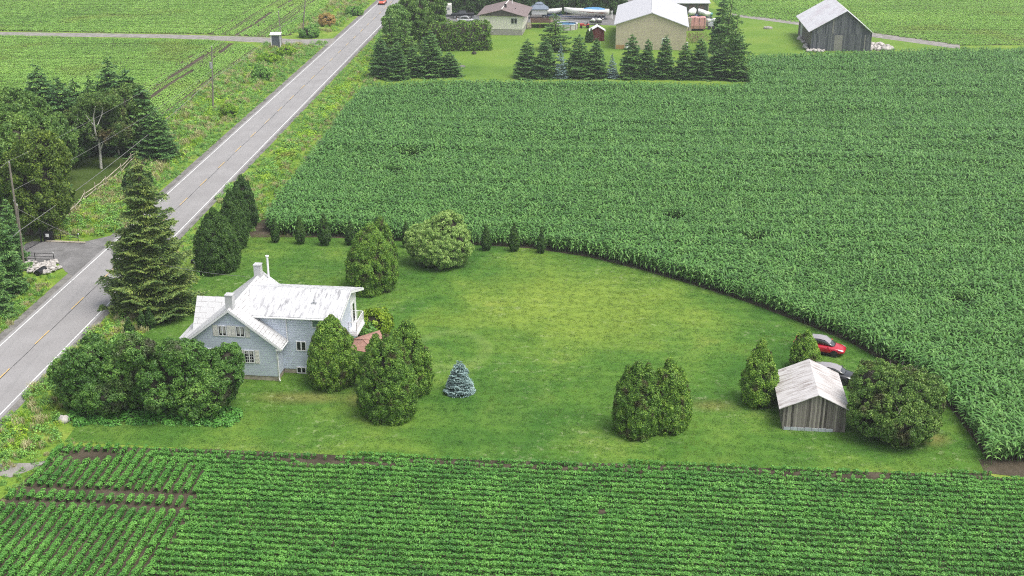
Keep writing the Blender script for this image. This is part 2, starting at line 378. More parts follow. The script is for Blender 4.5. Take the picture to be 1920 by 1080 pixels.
# ---- scatter as ONE object: prototypes and points live in one mesh, geometry nodes set the copies
def scatter(name,protos,P,rot,scl,vi,mats,label=None):
    Vs=[];Fs=[];Ms=[];pid=[];k=0
    for i,(V,Fq,mi) in enumerate(protos):
        Vs.append(V);Fs.append(Fq+k);Ms.append(mi);pid.append(np.full(len(V),i));k+=len(V)
    n=len(P); me=mesh_np(name,np.concatenate(Vs+[P]),np.concatenate(Fs),mats,np.concatenate(Ms))
    assert len(me.vertices)==k+n
    def at(nm,ty,data,fld='value'):
        a=me.attributes.new(nm,ty,'POINT'); a.data.foreach_set(fld,np.ascontiguousarray(data).ravel())
    at('pid','INT',np.concatenate(pid+[np.full(n,-1)]).astype(np.int32))
    at('vi','INT',np.concatenate([np.zeros(k),vi]).astype(np.int32))
    at('rot','FLOAT_VECTOR',np.concatenate([np.zeros((k,3)),rot]).astype(np.float32),'vector')
    at('scl','FLOAT_VECTOR',np.concatenate([np.ones((k,3)),scl]).astype(np.float32),'vector')
    o=link(name,me); o['kind']='stuff'
    if label: o['label']=label
    g=bpy.data.node_groups.new(name+'_scatter','GeometryNodeTree')
    g.interface.new_socket('Geometry',in_out='INPUT',socket_type='NodeSocketGeometry'); g.interface.new_socket('Geometry',in_out='OUTPUT',socket_type='NodeSocketGeometry')
    N=g.nodes; Lk=g.links; gi=N.new('NodeGroupInput'); go=N.new('NodeGroupOutput')
    def attr(nm,ty):
        a=N.new('GeometryNodeInputNamedAttribute'); a.data_type=ty; a.inputs['Name'].default_value=nm
        return [s for s in a.outputs if s.enabled and s.name=='Attribute'][0]
    def sel(v):
        c=N.new('FunctionNodeCompare'); c.data_type='INT'; c.operation='EQUAL'
        a,b=[s for s in c.inputs if s.enabled and s.type=='INT'][:2]; Lk.new(attr('pid','INT'),a); b.default_value=v
        s=N.new('GeometryNodeSeparateGeometry'); s.domain='POINT'; Lk.new(gi.outputs[0],s.inputs[0]); Lk.new(c.outputs[0],s.inputs[1]); return s.outputs[0]
    j=N.new('GeometryNodeJoinGeometry')
    for i in range(len(protos)):
        t=N.new('GeometryNodeGeometryToInstance'); Lk.new(sel(i),t.inputs[0]); Lk.new(t.outputs[0],j.inputs[0])
    ip=N.new('GeometryNodeInstanceOnPoints'); Lk.new(sel(-1),ip.inputs['Points']); Lk.new(j.outputs[0],ip.inputs['Instance'])
    ip.inputs['Pick Instance'].default_value=True; Lk.new(attr('vi','INT'),ip.inputs['Instance Index'])
    Lk.new(attr('rot','FLOAT_VECTOR'),ip.inputs['Rotation']); Lk.new(attr('scl','FLOAT_VECTOR'),ip.inputs['Scale'])
    Lk.new(ip.outputs[0],go.inputs[0])
    md=o.modifiers.new('scatter','NODES'); md.node_group=g
    return o
def inpoly(X,Y,poly):
    poly=np.array(poly)[:,:2]; ins=np.zeros(len(X),bool); n=len(poly); j=n-1
    for i in range(n):
        xi,yi=poly[i];xj,yj=poly[j]
        c=((yi>Y)!=(yj>Y))&(X<(xj-xi)*(Y-yi)/(yj-yi+1e-12)+xi); ins^=c; j=i
    return ins
def rowpts(poly,ang,row,step,rng,jit=.1,jrow=.06,wob=0):
    """points in rows running along direction ang inside a polygon"""
    p=np.array(poly)[:,:2]; c,s=math.cos(ang),math.sin(ang); a=p@[c,s]; b=p@[-s,c]
    A=np.arange(a.min(),a.max(),step); B=np.arange(b.min()//row*row,b.max(),row)
    AA,BB=np.meshgrid(A,B); AA=AA.ravel()+rng.normal(0,jit*step*2,AA.size); BB=BB.ravel()
    BB=BB+rng.normal(0,jrow,BB.size)
    if wob: BB=BB+wob*np.sin(AA*.13+BB*.21)
    X=AA*c-BB*s; Y=AA*s+BB*c; k=inpoly(X,Y,p); return X[k],Y[k]
def visible(X,Y,m=40,z=1.):
    q=np.stack([X,Y,np.full(len(X),z)-H],1); Z=q[:,1]*CT-q[:,2]*ST; Yc=q[:,1]*ST+q[:,2]*CT
    px=960+F*q[:,0]/Z; py=540-F*Yc/Z
    return (px>-m)&(px<1920+m)&(py<1080+m*1.5)&(py>-m*1.2)
# ================================================================== materials of the place
def dist_mask(t,cx,cy,rx,ry,lo,hi,nz=.5):
    g=t.nodes.new('ShaderNodeNewGeometry').outputs['Position']; sp=t.nodes.new('ShaderNodeSeparateXYZ'); t.links.new(g,sp.inputs[0])
    dx=math_(t,'DIVIDE',math_(t,'SUBTRACT',sp.outputs[0],cx),rx); dy=math_(t,'DIVIDE',math_(t,'SUBTRACT',sp.outputs[1],cy),ry)
    d=math_(t,'SQRT',math_(t,'ADD',math_(t,'MULTIPLY',dx,dx),math_(t,'MULTIPLY',dy,dy)))
    d=math_(t,'ADD',d,math_(t,'MULTIPLY',math_(t,'SUBTRACT',noise(t,.22,4),.5),nz*2))
    return ramp(t,d,[(1,1,1),(0,0,0)],[lo,hi])
def lawn_extra(t,c):
    """dry centre of the lawn, the ring where a pool stood, worn and clover spots, faint mower passes"""
    f=noise(t,.06,5,rough=.62,dist=1.); c=mix(t,c,ramp(t,f,[(.78,.86,.85),(1.08,1.04,1),(1.38,1.14,1.1)],[.36,.5,.66]),1.,'MULTIPLY')
    a=G(1090,575); c=mix(t,c,(.23,.31,.045),math_(t,'MULTIPLY',dist_mask(t,a[0],a[1],17,14,.35,1.1),.62))
    a=G(845,655); m=math_(t,'SUBTRACT',dist_mask(t,a[0],a[1],4.2,5.,.9,1.1,.06),dist_mask(t,a[0],a[1],3.1,3.8,.8,1.1,.1)); c=mix(t,c,(.36,.42,.16),math_(t,'MULTIPLY',m,.13))
    for q,rx,ry,k in ((G(560,745),5,1.6,.5),(G(690,750),2.2,1.8,.5),(G(1330,760),3.2,1.6,.45),(G(1745,822),2.0,1.6,.65),(G(150,835),3.,1.,.5),(G(690,745),3.5,2.5,.3)):
        c=mix(t,c,(.24,.20,.07),math_(t,'MULTIPLY',dist_mask(t,q[0],q[1],rx,ry,.2,1.1),k))
    d=noise(t,1.1,4,rough=.75); c=mix(t,c,(.42,.46,.26),math_(t,'MULTIPLY',math_(t,'MULTIPLY',ramp(t,d,[(0,0,0),(1,1,1)],[.56,.66]),ramp(t,noise(t,.09,3),[(0,0,0),(1,1,1)],[.42,.6])),.38))
    wv=t.nodes.new('ShaderNodeTexWave'); wv.bands_direction='Y'; wv.inputs['Scale'].default_value=.16; wv.inputs['Distortion'].default_value=1.2; wv.inputs['Detail'].default_value=1; wv.inputs['Detail Scale'].default_value=.4
    mp=t.nodes.new('ShaderNodeMapping'); mp.inputs['Rotation'].default_value=(0,0,R(6)); t.links.new(t.nodes.new('ShaderNodeNewGeometry').outputs['Position'],mp.inputs[0]); t.links.new(mp.outputs[0],wv.inputs['Vector'])
    return mix(t,c,ramp(t,wv.outputs['Fac'],[(.91,.93,.91),(1.04,1.03,1.02)]),1.,'MULTIPLY')
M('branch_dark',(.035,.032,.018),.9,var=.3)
foliage('cedar_leaf',(0.067,0.148,0.025),(0.151,0.307,0.040),(0.363,0.541,0.074),pscale=1.3,patch=1.1,pcol=(.085,.085,.030))
foliage('thuja_dark',(0.025,0.065,0.017),(0.057,0.134,0.025),(0.133,0.247,0.038),pscale=1.5)
foliage('lilac_leaf',(0.049,0.132,0.023),(0.106,0.252,0.039),(0.255,0.438,0.073),pscale=.45,patch=.35,pcol=(.075,.085,.040),spec_=.5)
foliage('willow_leaf',(0.108,0.212,0.050),(0.227,0.383,0.089),(0.535,0.713,0.223),pscale=.9)
foliage('apple_leaf',(0.058,0.125,0.031),(0.131,0.254,0.050),(0.301,0.450,0.101),pscale=.8,patch=.5,pcol=(.085,.085,.035))
foliage('spruce_needle',(0.067,0.136,0.043),(0.185,0.281,0.062),(0.441,0.503,0.122),pscale=.5,trans=.12)
foliage('conifer_needle',(0.055,0.139,0.045),(0.121,0.262,0.072),(0.254,0.436,0.103),pscale=.35,trans=.12)
foliage('conifer_fresh',(0.066,0.146,0.037),(0.144,0.290,0.058),(0.264,0.427,0.095),pscale=.35,trans=.15)
foliage('blue_needle',(0.121,0.200,0.194),(0.240,0.360,0.347),(0.448,0.591,0.570),pscale=.8,trans=.1)
foliage('maple_leaf',(0.061,0.123,0.020),(0.144,0.232,0.032),(0.327,0.428,0.056),pscale=.7)
foliage('ash_leaf',(0.064,0.143,0.030),(0.137,0.265,0.051),(0.276,0.414,0.085),pscale=.4)
foliage('birch_leaf',(0.053,0.115,0.023),(0.107,0.207,0.039),(0.213,0.323,0.068),pscale=.5,patch=.25,pcol=(.12,.10,.035))
foliage('yellow_leaf',(.13,.24,.02),(.26,.40,.03),(.40,.52,.05),pscale=.8)
foliage('soy_leaf',(0.040,0.147,0.024),(0.092,0.278,0.040),(0.218,0.497,0.086),pscale=.4,trans=.12,spec_=.35,rnd=.3)
foliage('soy_far',(0.169,0.337,0.058),(0.276,0.506,0.090),(0.428,0.644,0.139),pscale=.03,trans=.3,patch=.05,pcol=(.27,.42,.07),rnd=.22)
foliage('corn_leaf',(0.046,0.144,0.028),(0.111,0.269,0.051),(0.266,0.478,0.128),rough=.45,pscale=.5,trans=.15,spec_=.35)
foliage('lawn_blade',(0.061,0.160,0.024),(0.097,0.223,0.033),(0.174,0.319,0.067),pscale=.12,trans=.3,patch=.16,pcol=(.17,.28,.035),extra=lawn_extra)
foliage('weed_leaf',(0.125,0.273,0.026),(0.262,0.475,0.041),(0.550,0.737,0.064),pscale=.3,trans=.3,patch=.22,pcol=(.25,.29,.05))
foliage('weed_dark',(0.086,0.208,0.046),(0.162,0.361,0.068),(0.347,0.586,0.102),pscale=.5,trans=.2)
foliage('straw',(.32,.35,.13),(.50,.49,.24),(.66,.61,.38),pscale=.4,trans=.3)
foliage('goldenrod',(.24,.40,.04),(.42,.55,.06),(.62,.66,.09),pscale=.5,trans=.3)
foliage('orange_leaf',(.22,.28,.05),(.62,.40,.14),(.80,.55,.28),pscale=.6,trans=.3)
M('birch_bark',(.55,.52,.47),.8,var=.35,scale=6)
M('bark',(.085,.068,.05),.9,var=.35,scale=5)
M('pole_wood',(.21,.185,.155),.9,var=.25,scale=2)
M('rail_wood',(.42,.37,.29),.9,var=.3,scale=2)
M('black_metal',(.012,.012,.014),.4,var=.1)
M('white_paint',(.78,.78,.77),.5,var=.04,scale=2)
M('cream_paint',(.72,.70,.64),.6,var=.08,scale=3)
M('glass_dark',(.012,.015,.018),.08,var=.3)
M('glass_green',(.16,.24,.20),.15,var=.1)
M('curtain',(.45,.43,.40),.8,var=.15,scale=9)
M('grey_metal',(.42,.43,.44),.4,metal=.5,var=.1)
M('rubber',(.015,.015,.016),.7)
M('cable',(.20,.20,.19),.6,var=.05)
M('concrete',(.36,.34,.31),.85,var=.15,scale=2)
M('stone_block',(.38,.33,.26),.85,var=.3,scale=2.5)
siding('blue_siding',(.62,.675,.775),.24)
SOIL=[(.055,.047,.030),(.095,.078,.052),(.15,.12,.085)]
ground('lawn_grass',[(.060,.160,.024),(.090,.215,.030),(.135,.260,.040),(.23,.31,.065)],[.28,.45,.60,.78],.13,finescale=5,bst=.55,extra=lawn_extra)
ground('yard_grass',[(.11,.22,.03),(.17,.30,.04),(.24,.34,.06)],[.3,.5,.75],.08,finescale=3)
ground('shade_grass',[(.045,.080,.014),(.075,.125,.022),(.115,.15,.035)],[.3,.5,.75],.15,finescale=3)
ground('verge_grass',[(.13,.24,.03),(.20,.33,.04),(.33,.40,.08)],[.3,.5,.72],.25,finescale=4,bst=.8)
ground('soil',SOIL,[.3,.5,.72],.5,finescale=7,bst=.8)
ground('gravel',[(.24,.225,.20),(.33,.31,.285),(.42,.40,.37)],[.3,.5,.7],.6,finescale=12)
ground('dark_gravel',[(.17,.165,.16),(.23,.225,.22),(.30,.29,.285)],[.3,.5,.7],.5,finescale=10)
ground('shoulder',[(.16,.155,.15),(.24,.23,.215),(.32,.31,.28)],[.3,.5,.7],.8,finescale=12)
def mk_asphalt():
    m,t,b=nt('asphalt'); n=noise(t,.25,5); n2=noise(t,14,3); 
    c=ramp(t,n,[(.28,.27,.265),(.32,.31,.305)],[.35,.65])
    n3=noise(t,.7,3,vs=(1.6,.06,1)); c=mix(t,c,(.24,.235,.23),math_(t,'MULTIPLY',ramp(t,n3,[(0,0,0),(1,1,1)],[.5,.75]),.5))
    c=mix(t,c,ramp(t,n2,[(.82,.82,.82),(1,1,1)],[.35,.65]),.7,'MULTIPLY')
    t.links.new(c,b.inputs['Base Color']); b.inputs['Roughness'].default_value=.85; bump(t,b,n2,.3,.02); MC['asphalt']=m
mk_asphalt()
def worn(name,col,under,lo=.36,hi=.46,sc_=2.5):
    m,t,b=nt(name); n=noise(t,sc_,5,rough=.7); t.links.new(mix(t,under,col,ramp(t,n,[(0,0,0),(1,1,1)],[lo,hi])),b.inputs['Base Color']); b.inputs['Roughness'].default_value=.7; MC[name]=m
worn('road_white',(.72,.72,.70),(.33,.33,.32)); worn('road_yellow',(.62,.42,.14),(.33,.33,.32),.38,.5)

# ================================================================== ground, fields, road
big=[(-900,20),(900,20),(900,1800),(-900,1800)]
sheet('ground',big,-.03,MC['verge_grass'])
RA=math.atan2(151,math.hypot(F,899))                 # the road's heading, from +Y towards +X
rd=np.array([math.sin(RA),math.cos(RA)]); rn=np.array([math.cos(RA),-math.sin(RA)])
rl=G(318,360)[:2]; rr_=G(408,360)[:2]; rc=(rl+rr_)/2
half=abs((rr_-rc)@rn)
def rp(s,o): return rc+rd*s+rn*o                     # s metres along from the spruce, o metres to the right
def strip(o0,o1,s0=-140,s1=600): return [rp(s0,o0),rp(s0,o1),rp(s1,o1),rp(s1,o0)]
sheet('shoulder',strip(-half-1.35,half+1.05),-.012,MC['shoulder'])
sheet('road',strip(-half-.42,half+.38),.0,MC['asphalt'])
mb=MB()
for o in (-half,half):
    q=strip(o-.06,o+.06); mb.add([(p[0],p[1],.006) for p in q],[(0,1,2,3)])
mb.build('road_edge_line',MC['road_white'])['kind']='structure'
mb=MB()
for s in np.arange(-141,500,9.):
    q=strip(-.10,.02,s,s+3.4); mb.add([(p[0],p[1],.008) for p in q],[(0,1,2,3)])
mb.build('road_centre_line',MC['road_yellow'])['kind']='structure'
M('tar',(.06,.06,.06),.6)
rng=np.random.default_rng(5); mb=MB(); ss=np.arange(-140,520,.8); oo=.10+np.interp(ss,np.arange(-140,530,3.),rng.normal(0,.045,224)[:len(np.arange(-140,530,3.))])
for i in range(len(ss)-1):
    a,b=rp(ss[i],oo[i]),rp(ss[i+1],oo[i+1]); w=rng.uniform(.02,.05); mb.add([(*(a-rn*w),.010),(*(a+rn*w),.010),(*(b+rn*w),.010),(*(b-rn*w),.010)],[(0,1,2,3)])
mb.build('road_crack',MC['tar'])['kind']='structure'

# lawn round the farmhouse
LB=[G(*p) for p in [(120,828),(400,842),(640,853),(960,864),(1300,872),(1500,880),(1700,887),(1846,886)]]
CORN_NEAR=[G(*p) for p in [(1856,872),(1830,830),(1790,775),(1740,722),(1690,690),(1640,668),(1590,640),(1500,604),(1400,566),(1300,534),(1200,505),(1100,481),(1000,466),(880,458),(700,449),(560,443),(520,440)]]
lawn=LB+CORN_NEAR+[G(*p) for p in [(478,440),(440,470),(330,560),(250,620),(150,700),(110,760),(150,790)]]
sheet('lawn',lawn,-.012,MC['lawn_grass'])
# bare earth at the corn's corners
sheet('bare_soil',[G(*p) for p in [(462,445),(470,418),(520,405),(600,415),(610,445)]],-.004,MC['soil'])
sheet('bare_soil',[G(*p) for p in [(1846,886),(1835,862),(1940,850),(1960,900)]],-.004,MC['soil'])
# corn
CORN_FAR=[G(*p,z=2.) for p in [(497,408),(505,388),(540,335),(600,262),(640,205),(684,152)]]+[G(*p,z=2.) for p in [(900,149),(1180,150),(1408,152),(1402,98),(1500,99),(1640,93),(1800,90),(1930,88)]]
corn=CORN_NEAR[::-1]+[]
corn_poly=[G(497,430)]+CORN_FAR+[np.array([175.,262,0]),np.array([60.,84,0])]+[G(1930,868)]+CORN_NEAR
sheet('corn_soil',corn_poly,-.020,MC['soil'])
# soybean field in front
SA=R(-5.3)                                        # heading of the long rows
soy_poly=[G(110,836)]+LB[1:]+[G(1870,895),G(1990,905),np.array([60.,75,0]),np.array([56.,52,0]),np.array([-50.,52,0]),G(-60,1010),G(0,950),G(60,890)]
sheet('soy_soil',soy_poly,-.022,MC['soil'])
# far fields and lanes
farL_low=[G(*p) for p in [(-60,235),(300,232),(330,215),(390,160),(495,96),(470,84),(380,76),(-60,66)]]
farL_up=[G(*p) for p in [(-60,57),(380,64),(500,69),(545,66),(600,24),(625,0)]]+[np.array([-30.,420,0]),np.array([-30.,620,0]),np.array([-260.,620,0])]
sheet('field_soil',farL_low,-.02,MC['soil']); sheet('field_soil',farL_up,-.02,MC['soil'])
sheet('gravel_lane',[G(*p) for p in [(-60,66),(300,71),(480,79),(560,84),(628,86),(628,72),(560,74),(480,69),(300,64),(-60,59)]]+[],-.006,MC['gravel'])
farR=[G(*p) for p in [(1374,27),(1500,42),(1640,62),(1800,85),(1930,84)]]+[np.array([240.,300,0]),np.array([300.,620,0]),np.array([40.,620,0])]
sheet('field_soil',farR,-.02,MC['soil'])
yard=[G(*p) for p in [(700,148),(745,60),(770,30),(780,-12),(1170,-12),(1372,22),(1500,45),(1640,66),(1800,88),(1640,95),(1500,102),(1405,100),(1410,150)]]
sheet('yard_lawn',yard,-.012,MC['yard_grass'])
sheet('gravel_lane',[G(*p) for p in [(1372,30),(1500,47),(1640,70),(1800,92),(1800,84),(1640,62),(1500,40),(1372,24)]],-.005,MC['gravel'])
sheet('yard_paving',[G(*p) for p in [(740,33),(830,44),(905,46),(1000,42),(1060,38),(1100,46),(1160,48),(1160,22),(1300,26),(1300,-6),(1000,8),(830,12),(745,20)]],-.006,MC['dark_gravel'])
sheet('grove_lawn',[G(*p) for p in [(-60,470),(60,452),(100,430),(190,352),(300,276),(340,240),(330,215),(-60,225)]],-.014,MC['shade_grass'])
sheet('driveway',[G(*p) for p in [(20,468),(60,452),(150,455),(215,440),(232,436),(190,480),(140,520),(122,508),(108,492),(40,492)]],-.006,MC['dark_gravel'])
sheet('bare_soil',[G(*p) for p in [(-30,960),(40,905),(100,855),(150,838),(200,842),(205,862),(120,868),(60,915),(0,975)]],-.016,MC['soil'])
sheet('gravel_patch',[G(*p) for p in [(-40,885),(-10,868),(60,868),(95,862),(60,880),(20,895)]],-.010,MC['gravel'])

# ================================================================== crops and grasses (nobody could count them)
def ball_proto(n,rx,rz,L,W,rng,rt=.25,lx=0):
    d=rng.normal(0,1,(n,3)); d[:,2]=np.abs(d[:,2])*1.1; d/=np.linalg.norm(d,axis=1,keepdims=True)
    P=d*[rx,rx,rz]*rng.uniform(.75,1.05,(n,1))+[0,0,.03]
    if lx: P[:,0]+=rng.uniform(-lx,lx,n)
    N=d*[1,1,1.2]+[0,0,.6]
    V,Fq=leafquads(P,N,L,W,rng,.45); V[:,2]=np.maximum(V[:,2],.01)
    return V,Fq,np.zeros(len(Fq),int)
def tuft_proto(n,r,h,w,rng,mats=(0,),bend=.4,top=None):
    Vs=[];Fs=[];Ms=[];k=0
    for i in range(n):
        x,y=rng.normal(0,r*.5,2); th=rng.uniform(0,6.28); hh=h*rng.uniform(.55,1.1); b=bend*hh*rng.uniform(.3,1.2); a=rng.uniform(0,6.28)
        dx,dy=math.cos(th),math.sin(th); px,py=-dy*w*.5,dx*w*.5
        Vs+=[(x-px,y-py,0),(x+px,y+py,0),(x+dx*b*.35+px*.9,y+dy*b*.35+py*.9,hh*.6),(x+dx*b*.35-px*.9,y+dy*b*.35-py*.9,hh*.6),
             (x+dx*b+px*.15,y+dy*b+py*.15,hh),(x+dx*b-px*.15,y+dy*b-py*.15,hh)]
        Fs+=[(k,k+1,k+2,k+3),(k+3,k+2,k+4,k+5)]; m=mats[rng.integers(len(mats))]; Ms+=[m,m]; k+=6
    if top:
        L,cnt,mi=top; P=np.stack([rng.normal(0,r*.6,cnt),rng.normal(0,r*.6,cnt),h*rng.uniform(.75,1.1,cnt)],1)
        V,Fq=leafquads(P,np.tile([0,0,1.],(cnt,1)),L,L*.6,rng,.6); return np.concatenate([np.array(Vs),V]),np.concatenate([np.array(Fs),Fq+k]),np.array(Ms+[mi]*cnt)
    return np.array(Vs),np.array(Fs),np.array(Ms)
def corn_proto(rng,h=1.95,n=10):
    Vs=[];Fs=[];k=0
    for a in range(3):
        t0=a*2.094;t1=(a+1)*2.094;r=.016
        Vs+=[(r*math.cos(t0),r*math.sin(t0),0),(r*math.cos(t1),r*math.sin(t1),0),(r*.5*math.cos(t1),r*.5*math.sin(t1),h*.85),(r*.5*math.cos(t0),r*.5*math.sin(t0),h*.85)]; Fs.append((k,k+1,k+2,k+3)); k+=4
    ax=rng.uniform(0,6.28)
    for i in range(n):
        z=h*(.22+.66*i/(n-1)); th=ax+(i%2)*math.pi+rng.normal(0,.45); ln=rng.uniform(.62,.88)*(1-.25*abs(i/(n-1)-.5)); up=rng.uniform(.75,1.25); seg=5
        x=y=0.; zz=z; el=up; c,s=math.cos(th),math.sin(th)
        for j in range(seg+1):
            q=j/seg; wd=.07*(1-(abs(q-.35)/.68)**2*.95) if j<seg else .004
            px,py=-s*wd,c*wd
            Vs+=[(x-px,y-py,zz),(x+px,y+py,zz)]
            if j<seg: Fs.append((k,k+1,k+3,k+2))
            k+=2; st=ln/seg; x+=c*math.cos(el)*st; y+=s*math.cos(el)*st; zz+=math.sin(el)*st; el-=rng.uniform(.36,.6)
    return np.array(Vs),np.array(Fs),np.zeros(len(Fs),int)
rng=np.random.default_rng(11)
def rs(n,lo=.85,hi=1.15,z=None): a=rng.uniform(lo,hi,n); return np.stack([a,a,a if z is None else a*z],1)
def rz(n,tilt=.0): return np.stack([rng.normal(0,tilt,n),rng.normal(0,tilt,n),rng.uniform(0,6.28,n)],1)
# corn
X,Y=rowpts(corn_poly,SA,.76,.22,rng,jit=.12,jrow=.04)
k=visible(X,Y,110,1.); X,Y=X[k],Y[k]
far=Y>165; k=~far|(rng.random(len(X))<np.where(Y>210,.62,.8)); X,Y=X[k],Y[k]
hole=[G(770,287,1.5),G(740,320,1.5),G(1262,404,1.5),G(1240,215,1.5),G(815,175,1.5),G(1522,165,1.5),G(1415,445,1.5),G(1800,560,1.5),G(1370,610,1.5)]
for i,hc in enumerate(hole):
    rr=[1.3,.8,.9,.8,1.,1.,1.,.9,.8][i]; k=((X-hc[0])**2/(rr*1.7)**2+(Y-hc[1])**2/(rr*1.6)**2)>1; X,Y=X[k],Y[k]
n=len(X); rix=np.round((-np.sin(SA)*X+np.cos(SA)*Y)/.76).astype(int); hn=1+np.random.default_rng(2).normal(0,.055,2000)[rix%2000]+.05*np.sin(X*.21+Y*.13)+.05*np.sin(X*.07-Y*.19)+rng.normal(0,.08,n); s=np.stack([hn*1.05,hn*1.05,hn],1); s[Y>165]*=[1.12,1.12,1]
print('corn',n)
scatter('corn_field',[corn_proto(rng) for _ in range(6)],np.stack([X,Y,np.full(n,-.02)],1),rz(n,.05),s,rng.integers(0,6,n),MC['corn_leaf'],'dense dark green corn standing head high')
# soybeans in front: long rows, and the headland rows that run with the road
bnd=[G(*p) for p in [(262,820),(300,868),(395,880),(372,930),(352,962),(345,1000),(300,1050),(250,1130)]]
right=np.array([[b[0],b[1]] for b in bnd]+[[70,52],[70,100],[-30,100]])
def soy_proto(n):
    k=int(n*.55); P=np.stack([rng.uniform(-.14,.14,k),rng.uniform(-.17,.17,k),rng.uniform(.36,.46,k)],1); P[:,2]-=(P[:,1]/.17)**2*.05; N=np.tile([0,0,1.],(k,1))+np.stack([P[:,0]*1.5,P[:,1]*2,np.zeros(k)],1)
    m=n-k; sg=np.where(rng.random(m)<.6,-1,1); Q=np.stack([rng.uniform(-.14,.14,m),sg*rng.uniform(.14,.2,m),rng.uniform(.04,.36,m)],1); O=np.stack([rng.normal(0,.3,m),sg*1.,np.full(m,.15)],1)
    V,Fq=leafquads(np.concatenate([P,Q]),np.concatenate([N,O]),.125,.09,rng,.28); V[:,2]=np.maximum(V[:,2],.01); return V,Fq,np.zeros(len(Fq),int)
protos=[soy_proto(58) for _ in range(6)]
X,Y=rowpts(soy_poly,SA,.765,.16,rng,jit=.1,jrow=.018,wob=.05); k=inpoly(X,Y,right)&visible(X,Y,90,.4)
thin=(rng.random(len(X))<.30)&(Y>np.interp(X,[p[0] for p in LB],[p[1] for p in LB])-1.6); X,Y=X[k&~thin],Y[k&~thin]
bare=G(590,868); bare2=G(1600,900); bare3=G(1640,893)
for hc,rx,ry in ((bare,3.2,.8),(bare2,2.6,.45),(bare3,1.6,.5),(G(700,872),3,.4),(G(1130,968),.5,.5)):
    k=((X-hc[0])/rx)**2+((Y-hc[1])/ry)**2>rng.uniform(.1,1.3,len(X)); X,Y=X[k],Y[k]
X1,Y1=X,Y; A1=np.full(len(X),SA)
X,Y=rowpts(soy_poly,math.pi/2-RA,.765,.16,rng,jit=.1,jrow=.02,wob=.04); k=~inpoly(X,Y,right)&visible(X,Y,90,.4); X,Y=X[k],Y[k]
def segd(a,b): 
    a,b=G(*a)[:2],G(*b)[:2]; return Y-(a[1]+(b[1]-a[1])*(X-a[0])/(b[0]-a[0]))
k=(np.abs(segd((50,918),(345,931)))>.42)&(np.abs(segd((45,944),(350,956)))>.42); X,Y=X[k],Y[k]
dp=G(165,857); k=((X-dp[0])/2.9)**2+((Y-dp[1])/.85)**2>rng.uniform(.6,1.15,len(X)); X,Y=X[k],Y[k]
A1=np.concatenate([A1,np.full(len(X),math.pi/2-RA)]);X=np.concatenate([X1,X]);Y=np.concatenate([Y1,Y]);n=len(X); print('soy',n)
edge=np.clip((np.interp(X,[p[0] for p in LB],[p[1] for p in LB])-Y)/2.2,.35,1)
a=rng.uniform(.8,1.15,n)*(.75+.25*edge)*(1+.07*np.sin(X*.35+Y*.8)+.06*np.sin(X*.9-Y*1.7)); s=np.stack([a,a,a*rng.uniform(.85,1.1,n)],1)
scatter('soybean_rows',protos,np.stack([X,Y,np.full(n,-.02)],1),np.stack([rng.normal(0,.06,n),rng.normal(0,.06,n),A1+rng.integers(0,2,n)*math.pi],1),s,rng.integers(0,6,n),MC['soy_leaf'],'bushy green soybean rows across the foreground')
# far soybean fields
fp=[ball_proto(46,.30,.42,.26,.17,rng,lx=.55) for _ in range(4)]
def far_rows(name,poly,ang_of,row,label,mat='soy_far',step=.95,gapline=None,size=1.):
    Xs=[];Ys=[];As=[]
    for sub,ang in ang_of:
        X,Y=rowpts(poly,ang,row,step,rng,jit=.05,jrow=.05,wob=.22)
        if sub is not None: k=sub(X,Y); X,Y=X[k],Y[k]
        k=visible(X,Y,110,.4); X,Y=X[k],Y[k]; Xs.append(X);Ys.append(Y);As.append(np.full(len(X),ang))
    X=np.concatenate(Xs);Y=np.concatenate(Ys);A=np.concatenate(As)
    if gapline is not None: k=gapline(X,Y); X,Y,A=X[k],Y[k],A[k]
    n=len(X); print(name,n); ri=np.round((-np.sin(A)*X+np.cos(A)*Y)/row).astype(int); rv=np.random.default_rng(3).uniform(.62,1.15,4000)*np.where(np.random.default_rng(4).random(4000)<.10,.45,1.); a=rng.uniform(.85,1.1,n)*rv[ri%4000]*size*(1+.14*np.sin(X*.11+Y*.31)*np.sin(Y*.9+X*.02)+.10*np.sin(X*.05+Y*.13))
    scatter(name,fp,np.stack([X,Y,np.full(n,-.02)],1),np.stack([np.zeros(n),np.zeros(n),A+rng.integers(0,2,n)*math.pi],1),np.stack([np.full(n,1.05),a*1.05,a],1),rng.integers(0,4,n),MC[mat],label)
RD=math.pi/2-RA
ob=lambda X,Y:(X-rc[0])*rn[0]+(Y-rc[1])*rn[1]      # metres right of the road's middle
tram=lambda X,Y:(np.abs(ob(X,Y)+25.5)>.24)&(np.abs(ob(X,Y)+27.6)>.24)
far_rows('soybean_field_lower',farL_low,[(lambda X,Y:ob(X,Y)<-30,R(-2.5)),(lambda X,Y:ob(X,Y)>=-30,RD)],.80,'light green crop rows below the field lane',gapline=tram)
far_rows('soybean_field_upper',farL_up,[(lambda X,Y:ob(X,Y)<-34,R(-3)),(lambda X,Y:ob(X,Y)>=-34,RD)],.84,'light green crop rows above the field lane',gapline=tram,step=1.05,size=1.1)
far_rows('soybean_field_right',farR,[(None,R(-2))],.84,'light green crop field behind the grey barn',step=1.05,size=1.1)

